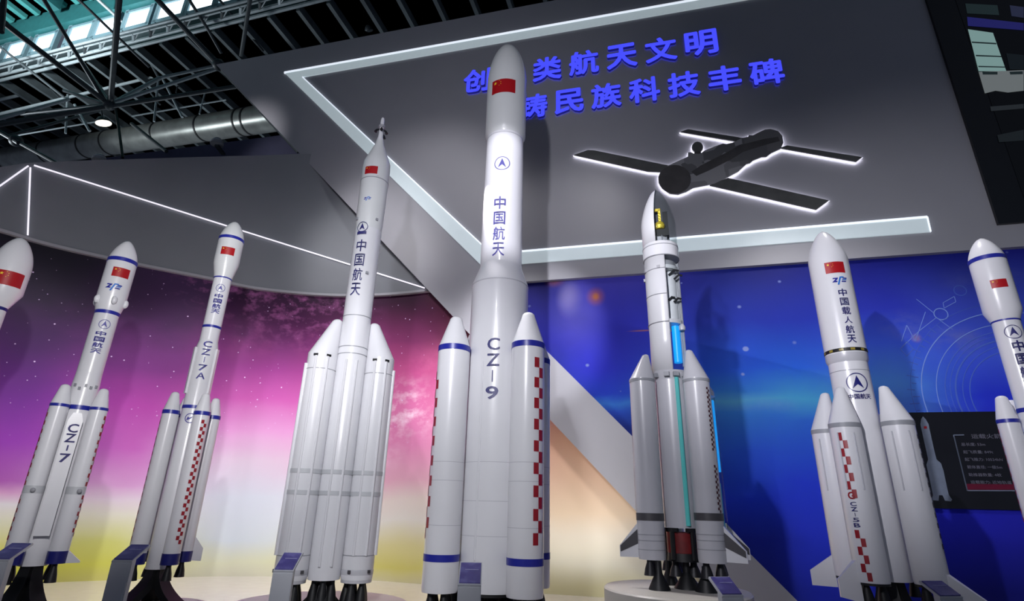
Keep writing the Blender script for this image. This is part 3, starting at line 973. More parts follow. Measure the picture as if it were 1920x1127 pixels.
REFL = [([(1605, 165), (1745, 185), (1820, 400), (1665, 400)], em('reflection_pale_teal', (120, 150, 148), .9)), ([(1665, 405), (1918, 395), (1918, 510), (1830, 520), (1760, 510), (1700, 525)], em('reflection_pale_grey', (104, 110, 112), .9)),  # glowing patches paint in the hall's reflection on the screen
       ([(1600, 95), (1918, 130), (1918, 170), (1605, 145)], em('reflection_blue_beam', (30, 30, 92), .9)), ([(1590, 20), (1770, 30), (1780, 85), (1600, 75)], em('reflection_dark_green', (26, 38, 40), .9)),
       ([(1820, 300), (1918, 310), (1918, 390), (1840, 390)], em('reflection_shade', (14, 20, 24), .9)), ([(1840, 30), (1918, 40), (1918, 100), (1850, 90)], em('reflection_violet', (36, 40, 62), .9)),
       ([(1730, 600), (1918, 585), (1918, 610), (1735, 625)], em('reflection_dim_line', (34, 38, 42), .9)), ([(1770, 760), (1918, 730), (1918, 790), (1780, 800)], em('reflection_dim_patch', (22, 27, 30), .9))]
for i, (p, m_) in enumerate(REFL):
    on_root(slab('reflection_area', [SP(*q_) for q_ in p], .072, .004, m_), scr)
for p in ([(1625, 235), (1762, 243), (1764, 250), (1627, 242)], [(1648, 310), (1790, 316), (1792, 322), (1650, 317)], [(1662, 372), (1812, 376), (1813, 381), (1664, 378)], [(1685, 405), (1770, 405), (1770, 420), (1688, 420)], [(1838, 405), (1912, 402), (1912, 418), (1842, 420)]):
    on_root(slab('reflection_line', [SP(*q_) for q_ in p], .076, .004, em('reflection_line', (24, 34, 36), .9)), scr)

# ------------------------------------------------------------------ information board on the blue wall
BRD = mat('board_black', (18, 19, 26), 0.3, var=0.15, scale=2, coat=.3)
TXT = mat('board_text', (150, 150, 168), 0.4, var=0.03)
TXD = mat('board_frame_line', (110, 120, 140), 0.4, var=0.03)
PRK = mat('board_rocket_print', (112, 122, 140), 0.4, var=0.1, scale=8)
REDB = mat('board_red_bar', (98, 16, 44), 0.4, var=0.1)
ib = thing('information_board', 'black information board with rocket picture and white text on the blue wall', 'sign', wxyz(*wsz(1815, 860, BOFF), BOFF))
ibq = [wsz(1700, 955, -.04), wsz(1935, 955, -.04)]
z1_ = wsz(1715, 773, -.04)[1]; z0_ = wsz(1745, 953, -.04)[1]
s0_, s1_ = wsz(1690, 860, -.04)[0], wsz(1990, 860, -.04)[0]
IO = BOFF + .03
on_root(slab('panel', [(s0_, z0_), (s1_, z0_), (s1_, z1_), (s0_, z1_)], IO, .028, BRD), ib)
I_ = lambda x, y: wsz(1660 + x * .18638, 760 + y * .18638, IO)


def iprint(name, pts, m_, o=.002): return on_root(slab(name, [I_(*p) for p in pts], IO + o, .0015, m_), ib)


iprint('printed_rocket', [(378, 112), (405, 140), (435, 190), (445, 245), (495, 470), (515, 545), (560, 585), (585, 660), (625, 850), (640, 905), (672, 950), (660, 966), (600, 960), (575, 905), (540, 905), (535, 960), (470, 955), (478, 900), (440, 720), (412, 600), (430, 545), (405, 430), (365, 250), (352, 190), (360, 140)], PRK)
iprint('printed_flag', [(385, 212), (415, 210), (419, 234), (390, 236)], REDC, .004)
iprint('red_bar', [(808, 790), (1330, 795), (1345, 850), (822, 850)], REDB)
bm = bmesh.new()
for a, b in (((684, 300), (790, 298)), ((684, 300), (822, 858)), ((822, 858), (1400, 860)), ((690, 320), (824, 862))):
    wline(bm, [I_(*a), I_(*b)], .014, IO + .006)
on_root(link('frame_line', bm, TXD, None, False), ib)
ROWS = [('运载火箭', 1010, 312, 300, 48), ('总长度: 53m', 880, 393, 240, 34), ('起飞质量: 849t', 930, 470, 300, 34), ('起飞推力: 10524kN', 985, 545, 380, 34), ('箭体直径: 一级5m', 995, 622, 350, 34), ('助推器数量: 4枚', 1000, 700, 330, 34), ('运载能力: 近地轨道', 1060, 775, 410, 34)]
for s, x, y, w_, h_ in ROWS:
    bm = fit(text2d(s, 1, .012), w=abs(I_(x + w_ / 2, y)[0] - I_(x - w_ / 2, y)[0]), h=abs(I_(x, y + h_ / 2)[1] - I_(x, y - h_ / 2)[1]))
    c_ = I_(x, y)
    for v in bm.verts: v.co = wxyz(c_[0] + v.co.x, c_[1] + v.co.y, IO + .006)
    on_root(link('text_line', bm, TXT, None, False), ib)

# ------------------------------------------------------------------ white light lines on the canopy
def on_fascia(px, py):
    best = None
    for (p, q_) in zip(curve, curve[1:]):
        t = (q_ - p).normalized(); nn = Vector((t.y, -t.x))
        d = ray(px, py)
        A = (p + nn * .105)
        den = d.to_2d().dot(nn)
        if abs(den) < 1e-6: continue
        k = (A - EYE.to_2d()).dot(nn) / den
        P_ = EYE + d * k
        e = (P_.to_2d() - A).dot(t)
        if -.02 <= e <= (q_ - p).length + .02 and k > 0:
            if best is None or k > best[0]: best = (k, P_)
    return best[1] if best else None


LED = [('white light line climbing the canopy at the left edge', [(-90, 412), (53, 311)], .023), ('short upright white light line on the canopy at far left', [(57, 314), (52, 441)], .020), ('long white light line slanting down the grey canopy', [(64, 310), (796, 540)], .023)]
for lab, (a, b), w_ in LED:
    pts = []
    for k in range(25):
        p = on_fascia(a[0] + (b[0] - a[0]) * k / 24, a[1] + (b[1] - a[1]) * k / 24)
        if p: pts.append(p)
    o = link('light_line', tube(pts, w_ * .62, 6), LEDW)
    tag(o, lab, 'light', 'white light lines on the canopy')

# ================================================================== ROCKETS
FRONT = -pi / 2


def AZ(deg): return R(deg)


def plinth(k, r, h, label):
    o = link('plinth', lathe([(0, 0), (r, 0), (r, h - .015), (r - .015, h), (0, h)], 64), PLIN)
    o.location = (k.X, k.Y, 0)
    return tag(o, label, 'plinth', 'round white plinths')


def flared_legs(k, r, z_top, z_bot, spread, azs, w=.10):
    """curved black legs that flare outwards like exhaust flames"""
    for az in azs:
        bm = bmesh.new()
        d = Vector((cos(az), sin(az), 0)); t = Vector((-sin(az), cos(az), 0))
        n = 10; rows = []
        for i in range(n + 1):
            u = i / n
            rr = r + (spread - r) * (u ** 2.2)
            z = z_top + (z_bot - z_top) * u
            ww = w * (.7 + .6 * u); th = w * (.45 + .5 * u)
            c = d * rr + Vector((0, 0, z))
            rows.append([bm.verts.new(c + t * a * ww + d * b * th) for a, b in ((-.5, -.5), (.5, -.5), (.5, .5), (-.5, .5))])
        for a, b in zip(rows, rows[1:]):
            for i in range(4): bm.faces.new((a[i], a[(i + 1) % 4], b[(i + 1) % 4], b[i]))
        bm.faces.new(rows[0]); bm.faces.new(rows[-1][::-1])
        bmesh.ops.recalc_face_normals(bm, faces=bm.faces)
        link('flared_leg', bm, BLK, k.root, True, 50)


# ---------------------------------------------------------------- A: rocket cut by the left edge of the picture
A = Rocket(14, 520, 5.3, 0.30, 'white rocket model with wide flagged nose, cut off by the left photo edge')
rA = A.r(500, 86); z0 = A.z(545)
link('fairing', lathe([(A.r(575, 46), A.z(577)), (rA, A.z(548)), (rA, A.z(500))] + nose(rA, A.z(500), A.z(446), n=12)[1:]), W, A.root)
rs = A.r(590, 46)
link('core_stage', lathe([(0, A.z(1060)), (rs * 1.05, A.z(1060)), (rs * 1.05, A.z(800)), (rs, A.z(790)), (rs, A.z(577))]), W, A.root)
link('band', ring(rs, A.z(577) - .028, A.z(577) + .004), NAV, A.root)
flag(A.root, rA, AZ(-82), A.z(522), rA * 1.35)
for a in (-150, -60, 30, 120):
    booster(A, R(a), rs * 1.9, rs * .8, A.z(1060), A.z(800), A.z(745), .05, band=True)
flared_legs(A, rs * .4, A.z(1060), 0.0, rs * 2.0, [R(x) for x in (-140, -40, 90)])
plinth(A, .52, .30, 'round white plinth under the rocket at the left photo edge')

# ---------------------------------------------------------------- B: first full rocket from the left
B = Rocket(195, 609, 5.3, 0.30, 'white rocket model with round pods below its blue-banded nose, second from left')
rF = B.r(525, 60.5); r2 = B.r(633, 50); rC = B.r(735, 55)
zb = B.z(1060)
link('fairing', lathe([(r2, B.z(588)), (rF, B.z(568)), (rF, B.z(493))] + nose(rF, B.z(493), B.z(452), n=12, power=.66)[1:]), W, B.root)
link('band', ring(rF, B.z(493) - .02, B.z(493) + .02), BLU, B.root)
link('band', ring(r2, B.z(588) - .022, B.z(588) + .022), BLU, B.root)
for a in (-150, -80, -20, 60, 150):
    bm = bmesh.new(); bmesh.ops.create_uvsphere(bm, u_segments=12, v_segments=8, radius=.028, matrix=Matrix.Translation((rF * cos(R(a)), rF * sin(R(a)), B.z(568))) @ Matrix.Scale(1.6, 4, (0, 0, 1)))
    link('thruster_pod', bm, W, B.root)
link('upper_stage', lathe([(r2, B.z(712)), (r2, B.z(588))]), W, B.root)
link('core_stage', lathe([(0, zb), (rC, zb), (rC, B.z(722)), (r2, B.z(700))]), W, B.root)
link('band', ring(rC, B.z(770), B.z(762)), BLU, B.root)
for a in (-135, -112, -90, -68, -45):
    bm = box(bmesh.new(), (rC * cos(R(a)), rC * sin(R(a)), B.z(726 + (a % 3) * 3)), (.02, .02, .028), R(a))
    link('vent', bm, SEAM, B.root)
flag(B.root, rF, AZ(-84), B.z(511), rF * 1.15)
emblem_strokes(B.root, rF, AZ(-96), B.z(537), rF * 1.0)
emblem_arrow(B.root, r2, AZ(-88), B.z(608), .048)
lettering(B.root, '中国航天', r2, AZ(-92), B.z(620), B.z(663), .085, bold=.03)
RB = rC * 1.72; rb = B.r(800, 37)
cA = B.r(800, 34)
for az, zt, ck in ((-140, 728, [dict(azs=R(-172), z0=B.z(911), z1=B.z(772), n=18, daz=.40), dict(azs=R(-172), z0=B.z(1010), z1=B.z(928), n=10, daz=.40)]), (-38, 732, [dict(azs=R(-20), z0=B.z(911), z1=B.z(780), n=17, daz=.40), dict(azs=R(-20), z0=B.z(1005), z1=B.z(928), n=10, daz=.40)]), (45, 742, None), (135, 742, None)):
    b = booster(B, R(az), RB, rb, zb + .02, B.z(764), B.z(728), .04, band=True, band_low=(zb + .02, zb + .12), chk=ck, bandh=.026, noz_h=.16, low_m=NAV)
    cx_, cy_ = RB * cos(R(az)), RB * sin(R(az))
    link('seam_band', ring(rb, B.z(926), B.z(912), .002, cx=cx_, cy=cy_), RNG, b)
    if az == -38: fin(b, R(-5), rb * .9, rb + .10, B.z(1030), B.z(1052), zb + .02, zb + .02, .05, cx_, cy_)
# raised white panel with the lettering
pn = bmesh.new(); wv = rC * 1.0
zt_, zl_ = B.z(778), B.z(1003)
fr = -(rC + .065)
pp = [(-wv / 2, zl_), (wv / 2, zl_), (wv / 2, zt_ - .07), (wv * .28, zt_), (-wv * .28, zt_), (-wv / 2, zt_ - .07)]
f1 = [pn.verts.new((x, fr, z)) for x, z in pp]; f2 = [pn.verts.new((x, fr + .10, z)) for x, z in pp]
pn.faces.new(f1); pn.faces.new(f2[::-1])
for i in range(6): pn.faces.new((f1[i], f2[i], f2[(i + 1) % 6], f1[(i + 1) % 6]))
bmesh.ops.recalc_face_normals(pn, faces=pn.faces)
pnl = link('lettering_panel', pn, W, B.root, False)
out = bmesh.new()
for k_, ch in enumerate('CZ-7'):
    t_ = text2d(ch, 1, .02); fit(t_, w=(.078 if ch != '-' else .012), h=(.078 if ch != '-' else .05))
    if ch == '-': pass
    zc = B.z(806) - k_ * .088
    for v in t_.verts: v.co = Vector((v.co.x + .0, fr - .004, zc + v.co.y))
    tm = bpy.data.meshes.new('t'); t_.to_mesh(tm); t_.free(); out.from_mesh(tm); bpy.data.meshes.remove(tm)
link('lettering', out, INK, pnl, False)
for x in (-.03, .035):
    bm = bmesh.new(); bmesh.ops.create_uvsphere(bm, u_segments=10, v_segments=6, radius=.02, matrix=Matrix.Translation((x * 5.0, -(rC + .10), B.z(920)))); link('clamp', bm, LG, B.root)
flared_legs(B, rC * .45, zb, 0.0, rC * 2.6, [R(-125), R(-55), R(90)], .12)
plinth(B, .45, .30, 'round white plinth under the second rocket from the left')

# ---------------------------------------------------------------- C: slender rocket
C_ = Rocket(406, 576, 6.0, 0.30, 'slim white rocket model with banded bulging nose, third from left')
k = C_
rF = k.r(480, 50); r2 = k.r(570, 35.5); rC = k.r(690, 43); zb = k.z(1066)
link('fairing', lathe([(r2, k.z(525)), (rF * .98, k.z(497)), (rF, k.z(490)), (rF * 1.0, k.z(452))] + nose(rF, k.z(452), k.z(416), n=12, power=.64)[1:]), WF, k.root)
link('band', ring(rF, k.z(452) - .016, k.z(452) + .02), BLU, k.root)
link('band', ring(r2, k.z(523) - .014, k.z(523) + .014), BLU, k.root)
link('band', ring(r2, k.z(615) - .014, k.z(615) + .014), BLU, k.root)
link('upper_stage', lathe([(r2, k.z(640)), (r2, k.z(525))]), W, k.root)
link('core_stage', lathe([(0, zb), (rC, zb), (rC, k.z(652)), (r2 * 1.0, k.z(640))]), W, k.root)
for a in (-165, -25):
    bm = box(bmesh.new(), (rC * 1.0 * cos(R(a)), rC * sin(R(a)), (k.z(655) + k.z(740)) / 2), (.035, .05, k.z(655) - k.z(740)), R(a)); link('conduit', bm, W, k.root)
flag(k.root, rF, AZ(-96), k.z(470), rF * 1.05)
emblem_arrow(k.root, r2, AZ(-92), k.z(540), .048)
lettering(k.root, '中国航天', r2, AZ(-92), k.z(550), k.z(588), .085, bold=.03)
lettering(k.root, 'CZ-7A', r2 * 1.0 if False else rC, AZ(-92), k.z(638), k.z(712), .085, bold=.015)
link('band', ring(rC, k.z(768), k.z(762)), BLU, k.root)
# round swoosh emblem
bm = bmesh.new()
for k0 in range(28):
    a0, a1 = 2 * pi * k0 / 28, 2 * pi * (k0 + 1) / 28
    bm.faces.new([bm.verts.new((q_ * cos(a_), q_ * sin(a_), 0)) for q_, a_ in ((.052, a0), (.052, a1), (.044, a1), (.044, a0))])
bm.faces.new([bm.verts.new((x * .05, y * .05, 0)) for x, y in ((-.7, -.5), (-.1, -.25), (.6, .5), (-.2, .05), (-.5, .3))])
link('emblem', wrap(bm, rC, AZ(-96), on_skin(k.root, k.z(784), rC, AZ(-96)), .004), INK, k.root, False)
rb = k.r(800, 31.5); RB = rC + rb * 1.35
for az, zt, zc, ck, fins in ((-157, 740, 773, dict(azs=R(-176), z0=k.z(1020), z1=k.z(786), n=31, daz=.33), None), (-66, 743, 777, dict(azs=R(-64), z0=k.z(1018), z1=k.z(790), n=32, daz=.36), None), (22, 752, 784, None, [(R(5), .09, .24, .12, .0)]), (113, 752, 784, None, None)):
    b = booster(k, R(az), RB, rb, zb + .05, k.z(775), k.z(741), .04, band=True, band_low=(zb + .05, zb + .15), chk=ck, bandh=.04, noz_h=.15, low_m=NAV, fins=fins)
flared_legs(k, rC * .45, zb, 0.0, rC * 3.2, [R(-140), R(-45), R(90)], .13)
plinth(k, .50, .30, 'round white plinth under the slim third rocket from the left')

# ---------------------------------------------------------------- D: crewed rocket with escape tower
k = D_ = Rocket(690, 440, 6.2, 0.32, 'tall plain white rocket model with pointed escape tower and three joined cylinders')
zb = k.z(1092)
r1 = k.r(330, 53); rm = k.r(400, 52); rC = k.r(560, 53)
link('fairing', lathe([(rC * .98, k.z(436)), (rm, k.z(420)), (r1, k.z(345)), (r1, k.z(318)), (r1 * .97, k.z(308)), (r1 * .76, k.z(296)), (r1 * .33, k.z(272)), (.05, k.z(265))]), WF, k.root)
tw = link('escape_tower', lathe([(.05, k.z(266)), (.035, k.z(258)), (.026, k.z(240)), (.026, k.z(226)), (.018, k.z(222)), (0, k.z(220))], 20), W, k.root)
link('collar', lathe([(.0, k.z(240)), (.042, k.z(240)), (.042, k.z(236)), (0, k.z(236))], 16), LG, tw)
for a, zz in ((0, 248), (90, 248), (180, 248), (270, 248), (45, 254)):
    d = Vector((cos(R(a)), sin(R(a)), 0))
    link('tower_nozzle', tube([d * .02 + Vector((0, 0, k.z(zz - 5))), d * .06 + Vector((0, 0, k.z(zz - 3))), d * .075 + Vector((0, 0, k.z(zz + 1)))], [.012, .014, .022], 8), DRK, tw)
link('core_stage', lathe([(0, zb + .03), (rC * .97, zb + .03), (rC, zb + .3), (rC, k.z(436)), (rC * .96, k.z(434))]), W, k.root)
for py in (345, 397): link('seam_band', ring(rm if py > 380 else r1, k.z(py) - .006, k.z(py) + .006, .002), SEAM, k.root)
for py in (598, 655, 668): link('seam_band', ring(rC, k.z(py) - .005, k.z(py) + .005, .002), SEAM, k.root)
flag(k.root, r1, AZ(-112), k.z(318), r1 * .95)
emblem_strokes(k.root, rm, AZ(-112), k.z(372), rm * .55)
emblem_arrow(k.root, rm, AZ(-118), k.z(425), .07, INKD)
lettering(k.root, '一', rm, AZ(-118), k.z(433), k.z(439), .12, INKD)
lettering(k.root, '中国航天', rC, AZ(-113), k.z(447), k.z(556), .12, INKD, bold=.012)
for a, py in ((-150, 420), (-62, 420), (-75, 520)):
    link('vent', box(bmesh.new(), (rm * cos(R(a)), rm * sin(R(a)), k.z(py)), (.03, .03, .03), R(a)), SEAM, k.root)
link('lamp_stud', lathe([(0, 0), (.02, 0), (.012, .02), (0, .022)], 12), W, k.root).location = (rm * cos(R(-82)), rm * sin(R(-82)), k.z(343))
for az in (180, 0):
    sx_ = 1 if az == 0 else -1
    RB = rC * 1.97
    b = booster(k, R(az), RB, rC, zb + .03, k.z(670), k.z(603), .06, oblique=rC * .68, nozzles=0)
    for py in (886, 925): link('ring_band', ring(rC, k.z(py + 4), k.z(py - 4), .004, cx=RB * sx_), RNG, b)
    for py in (700, 1040): link('seam_band', ring(rC, k.z(py) - .004, k.z(py) + .004, .002, cx=RB * sx_), SEAM, b)
    for a in (-68, -112):
        cxx = RB * sx_
        link('conduit', tube([(cxx + rC * 1.01 * cos(R(a)), rC * 1.01 * sin(R(a)), k.z(1040)), (cxx + rC * 1.01 * cos(R(a)), rC * 1.01 * sin(R(a)), k.z(678))], .014, 8), W, b)
    link('conduit', tube([(RB * sx_ + sx_ * rC * 1.0, -.05, k.z(1040)), (RB * sx_ + sx_ * rC * 1.0, -.05, k.z(690))], .018, 8), W, b)
    for a in (-115, -65):
        link('vent', box(bmesh.new(), (RB * sx_ + rC * cos(R(a)), rC * sin(R(a)), k.z(676)), (.012, .05, .025), R(a)), BLK, b)
    link('skirt', lathe([(0, zb), (rC * .95, zb), (rC * 1.015, k.z(1072)), (rC * 1.015, k.z(1068)), (rC, k.z(1066))], cx=RB * sx_), WG, b)
    for a in (30, 100, 170, 240, 310):
        link('stud', box(bmesh.new(), (RB * sx_ + rC * 1.0 * cos(R(a)), rC * 1.0 * sin(R(a)), k.z(1070)), (.03, .03, .03), R(a)), GRB, b)
        link('nozzle', bell(rC * .36, zb + .02, .2, RB * sx_ + rC * .55 * cos(R(a)), rC * .55 * sin(R(a))), BLK, b)
for a in (-70, -110):
    link('conduit', tube([(rC * 1.01 * cos(R(a)), rC * 1.01 * sin(R(a)), k.z(1060)), (rC * 1.01 * cos(R(a)), rC * 1.01 * sin(R(a)), k.z(680))], .014, 8), W, k.root)
for py in (886, 925): link('ring_band', ring(rC, k.z(py + 4), k.z(py - 4), .004), RNG, k.root)
for a in (60, 130, 200, 270, 340):
    link('nozzle', bell(rC * .36, zb + .04, .2, rC * .55 * cos(R(a)), rC * .55 * sin(R(a))), BLK, k.root)
flared_legs(k, rC * .3, zb, 0.0, rC * .9, [R(-90), R(30), R(150)], .1)
plinth(k, .88, .32, 'round white plinth under the rocket with the escape tower')

# ---------------------------------------------------------------- E: tallest rocket
k = E_ = Rocket(940, 480, 6.4, 0.12, 'tallest white rocket model in the centre, overlapping the blue characters')
zb = k.z(1106)
rF = k.r(215, 75); rU = k.r(330, 70); rU2 = k.r(470, 77); rC = k.r(565, 106)
link('fairing', lathe([(rU, k.z(264)), (rF * .985, k.z(258)), (rF, k.z(200)), (rF * 1.0, k.z(160))] + nose(rF, k.z(160), k.z(86), n=14, power=.55)[1:]), WF, k.root)
link('upper_stage', lathe([(rU2 * 1.0, k.z(507)), (rU2, k.z(470)), (rU, k.z(268)), (rU, k.z(262))]), W, k.root)
link('interstage', lathe([(rC, k.z(541)), (rC * .985, k.z(536)), (rU2 * 1.02, k.z(507)), (rU2, k.z(503))]), W, k.root)
link('core_stage', lathe([(0, zb), (rC * .98, zb), (rC, zb + .04), (rC, k.z(541))]), W, k.root)
for py in (268, 541): link('seam_band', ring(rU if py < 300 else rC, k.z(py) - .006, k.z(py) + .006, .003), WG, k.root)
for py in (870, 940, 1003): link('seam_band', ring(rC, k.z(py) - .003, k.z(py) + .003, .0015), WG, k.root)
flag(k.root, rF, AZ(-101), k.z(160), rF * 1.22)
emblem_arrow(k.root, rU, AZ(-97), k.z(306), .105)
lettering(k.root, '中国航天', rU2, AZ(-99), k.z(366), k.z(482), .15, bold=.012)
lettering(k.root, 'CZ-9', rC, AZ(-99), k.z(630), k.z(752), .145, INKD, bold=.018)
rb = k.r(760, 61) * .97
for az, RB, ck in ((-159, rC + rb * 1.06, dict(azs=R(-160), z0=k.z(1010), z1=k.z(706), n=17, daz=.33)), (-52, rC + rb * 1.06, dict(azs=R(-51), z0=k.z(1016), z1=k.z(686), n=17, daz=.33)), (32, rC + rb * 1.1, None), (125, rC + rb * 1.1, None)):
    b = booster(k, R(az), RB, rb, zb + .0, k.z(662), k.z(606), .075, band=True, band_low=(k.z(1050), k.z(1037)), chk=ck, bandh=.065, nozzles=4, noz_h=.22)
    cx_, cy_ = RB * cos(R(az)), RB * sin(R(az))
    for py in (872, 905, 985): link('seam_band', ring(rb, k.z(py) - .003, k.z(py) + .003, .0015, cx=cx_, cy=cy_), WG, b)
link('conduit', tube([(rC * 1.0 * cos(R(-118)), rC * sin(R(-118)), zb + .3), (rC * cos(R(-118)), rC * sin(R(-118)), k.z(690))], .012, 8), W, k.root)
for a in (-90, -30, 30, 90, 150, 210):
    link('nozzle', bell(rC * .26, zb + .02, .16, rC * .58 * cos(R(a)), rC * .58 * sin(R(a))), BLK, k.root)
link('base_ring', lathe([(rC * .7, zb + .02), (rC * .96, zb + .02), (rC * .96, zb - .03), (rC * .7, zb - .03)], 40), BLK, k.root)
flared_legs(k, rC * .3, zb, 0.0, rC * .8, [R(-90), R(30), R(150)], .1)
plinth(k, .76, .12, 'round white plinth under the tallest rocket')

# ---------------------------------------------------------------- F: cutaway rocket, left shell white, right side clear
k = F_ = Rocket(1245, 560, 5.2, 0.0, 'white cutaway rocket model with clear side showing blue tube and gold satellite')
PED_Z = 0.665
zb = k.z(1049)
rF = k.r(450, 66); rS = k.r(560, 66.5); rC = k.r(900, 64)
z_r0, z_r1 = k.z(490), k.z(466)


def shell(name, prof, a0, a1, m, parent, th=.012):
    bm = lathe(prof, 40, R(a0), R(a1))
    o = link(name, bm, m, parent)
    md = o.modifiers.new('thickness', 'SOLIDIFY'); md.thickness = th; md.offset = -1
    return o


fp = [(rF * .985, z_r1), (rF, k.z(425))] + nose(rF, k.z(425), k.z(356), n=12, power=.68)[1:]
fs = shell('fairing_shell', fp, 103, 257, W, k.root)
shell('clear_fairing', fp, -103, 103, CLR, k.root, .006)
link('payload_ring', lathe([(0, z_r1 - .005), (rF * .9, z_r1 - .005), (rF * .9, z_r1 + .02), (0, z_r1 + .02)]), W, k.root)
link('fairing_ring', lathe([(0, z_r0), (rF * 1.01, z_r0), (rF * 1.01, z_r1), (rF * .98, z_r1 + .012), (0, z_r1 + .012)]), W, k.root)
link('seam_band', ring(rF * 1.01, z_r0 - .004, z_r0 + .005, .002), SEAM, k.root)
link('seam_band', ring(rF * 1.01, z_r1 - .03, z_r1 - .022, .002), SEAM, k.root)
zi = k.z(700); zi2 = k.z(716)
ss = shell('stage_shell', [(rS * .97, zi), (rS * .97, k.z(640)), (rS, k.z(560)), (rS, z_r0)], 100, 282, W, k.root)
shell('clear_stage', [(rS * .97, zi), (rS * .97, k.z(640)), (rS, k.z(560)), (rS, z_r0)], -78, 100, CLR, k.root, .006)
for py in (514, 561, 612):
    shell('seam_band', [(rS + .003, k.z(py) - .004), (rS + .003, k.z(py) + .004)], 102, 280, SEAM, ss, .004)
for py, a in ((512, 205), (512, -100), (524, 180)):
    link('stud', box(bmesh.new(), (rS * cos(R(a)), rS * sin(R(a)), k.z(py)), (.03, .03, .03), R(a)), LG, ss)
# what the clear side shows
sat = thing('satellite_model', 'gold and black satellite model inside the clear nose of the cutaway rocket', 'satellite', (k.X, k.Y, 0), k.rz)
zs = z_r1
sat.location.z = zs + .012
link('stand_ring', lathe([(0, 0), (rF * .52, 0), (rF * .46, .10), (0, .10)], 28), WG, sat)
for i in range(10):
    a = 2 * pi * i / 10
    link('stand_rib', box(bmesh.new(), (rF * .5 * cos(a), rF * .5 * sin(a), .05), (.012, .012, .1), a), SEAM, sat)
link('bus', box(bmesh.new(), (.02, -.02, .13), (rF * .92, rF * .8, .08)), BLK, sat)
link('gold_tank', lathe([(0, .165), (rF * .24, .17), (rF * .30, .205), (rF * .24, .24), (rF * .10, .26), (0, .27)], 20), GOLD, sat).location = (rF * .08, -rF * .46, 0)
link('gold_mast', box(bmesh.new(), (rF * .10, -rF * .46, .32), (rF * .15, rF * .15, .17)), GOLD, sat)
link('gold_arm', box(bmesh.new(), (-.0, -rF * .46, .395), (rF * .34, rF * .15, .03)), GOLD, sat)
link('solar_panel', box(bmesh.new(), (-rF * .26, -rF * .2, .28), (rF * .30, rF * .3, .20)), PAYB, sat)
link('side_panel', box(bmesh.new(), (rF * .42, -rF * .15, .27), (rF * .28, rF * .5, .22)), BLK, sat)
link('upper_frame', box(bmesh.new(), (-rF * .14, -rF * .25, .40), (rF * .60, rF * .3, .030)), BLK, sat)
link('sensor', lathe([(0, .415), (.020, .415), (.022, .45), (.0, .475)], 14), W, sat).location = (-rF * .22, -rF * .2, 0)
inn = link('inner_tank', lathe([(0, k.z(613)), (rS * .42, k.z(613)), (rS * .42, k.z(520)), (rS * .30, k.z(514)), (0, k.z(512))], 32), W, k.root)
inn.location = (rS * .36, -rS * .1, 0)
link('tank_plate', lathe([(0, k.z(512) - .01), (rS * .93, k.z(512) - .01), (rS * .93, k.z(512) + .03), (0, k.z(512) + .03)]), W, k.root)
link('tank_plate', lathe([(0, k.z(612) - .01), (rS * .95, k.z(612) - .01), (rS * .95, k.z(612) + .03), (0, k.z(612) + .03)]), W, k.root)
link('upper_dome', lathe([(0, k.z(506)), (rS * .85, k.z(506)), (rS * .8, k.z(497)), (rS * .45, z_r0 - .02), (0, z_r0 - .01)]), LG, k.root)
for (x, py, l_) in ((.0, 524, .10), (.05, 532, .08), (-.02, 570, .06), (.03, 574, .07)):
    a_ = Vector((rS * .36 + x, -rS * .55, k.z(py))); link('pipe', tube([a_, a_ + Vector((l_ * .6, -.01, l_ * .5)), a_ + Vector((l_, 0, l_ * .4))], .012, 8), DRK, inn).location = -inn.location
for x, rr, m_ in ((rS * .78, .010, CLR), (rS * .90, .012, CLR)):
    link('riser_pipe', tube([(x, -.03, k.z(690)), (x, -.03, k.z(500))], rr, 8), WG, k.root)
link('valve', lathe([(0, 0), (.03, 0), (.034, .03), (.02, .06), (0, .06)], 14), WG, k.root).location = (rS * .85, -rS * .4, k.z(625))
link('blue_tube', lathe([(0, k.z(684)), (rS * .22, k.z(684)), (rS * .22, k.z(617)), (0, k.z(615))], 28), LEDB, k.root).location = (rS * .50, -rS * .35, 0)
# interstage and core
link('interstage', lathe([(0, zi2), (rC * 1.0, zi2), (rS * .99, zi), (0, zi)]), WG, k.root)
for a in (-140, -100, -72, -40):
    link('stud', box(bmesh.new(), (rS * cos(R(a)), rS * sin(R(a)), (zi + zi2) / 2), (.03, .05, .04), R(a)), SEAM, k.root)
zc0 = k.z(990)
link('core_stage', lathe([(0, zc0), (rC, zc0), (rC, zi2), (0, zi2)]), WG, k.root)
link('teal_strip', tube([(rC * cos(R(-68)), rC * sin(R(-68)) - .006, k.z(985)), (rC * cos(R(-68)), rC * sin(R(-68)) - .006, k.z(714))], .019, 10), TEAL, k.root)
eb = link('engine_bay', lathe([(0, k.z(1040)), (rC * .80, k.z(1040)), (rC * .92, k.z(1036)), (rC * .92, k.z(998)), (0, k.z(998))], 40), ENG, k.root)
link('base_frame', lathe([(rC * .3, k.z(1052)), (rC * .95, k.z(1052)), (rC * .90, k.z(1036)), (rC * .3, k.z(1036))], 40), BLK, eb)
for a in (-125, -55, 20, 160):
    link('strut', tube([(rC * .98 * cos(R(a)), rC * .98 * sin(R(a)), k.z(1048)), (rC * .98 * cos(R(a)), rC * .98 * sin(R(a)), k.z(990))], .022, 8), BLK, eb)
for a in (-120, -60):
    link('clamp', box(bmesh.new(), (rC * 1.0 * cos(R(a)), rC * 1.0 * sin(R(a)), k.z(993)), (.09, .03, .03), R(a + 90)), BLK, eb)
rb = k.r(880, 50); RB = rC + rb * 1.25
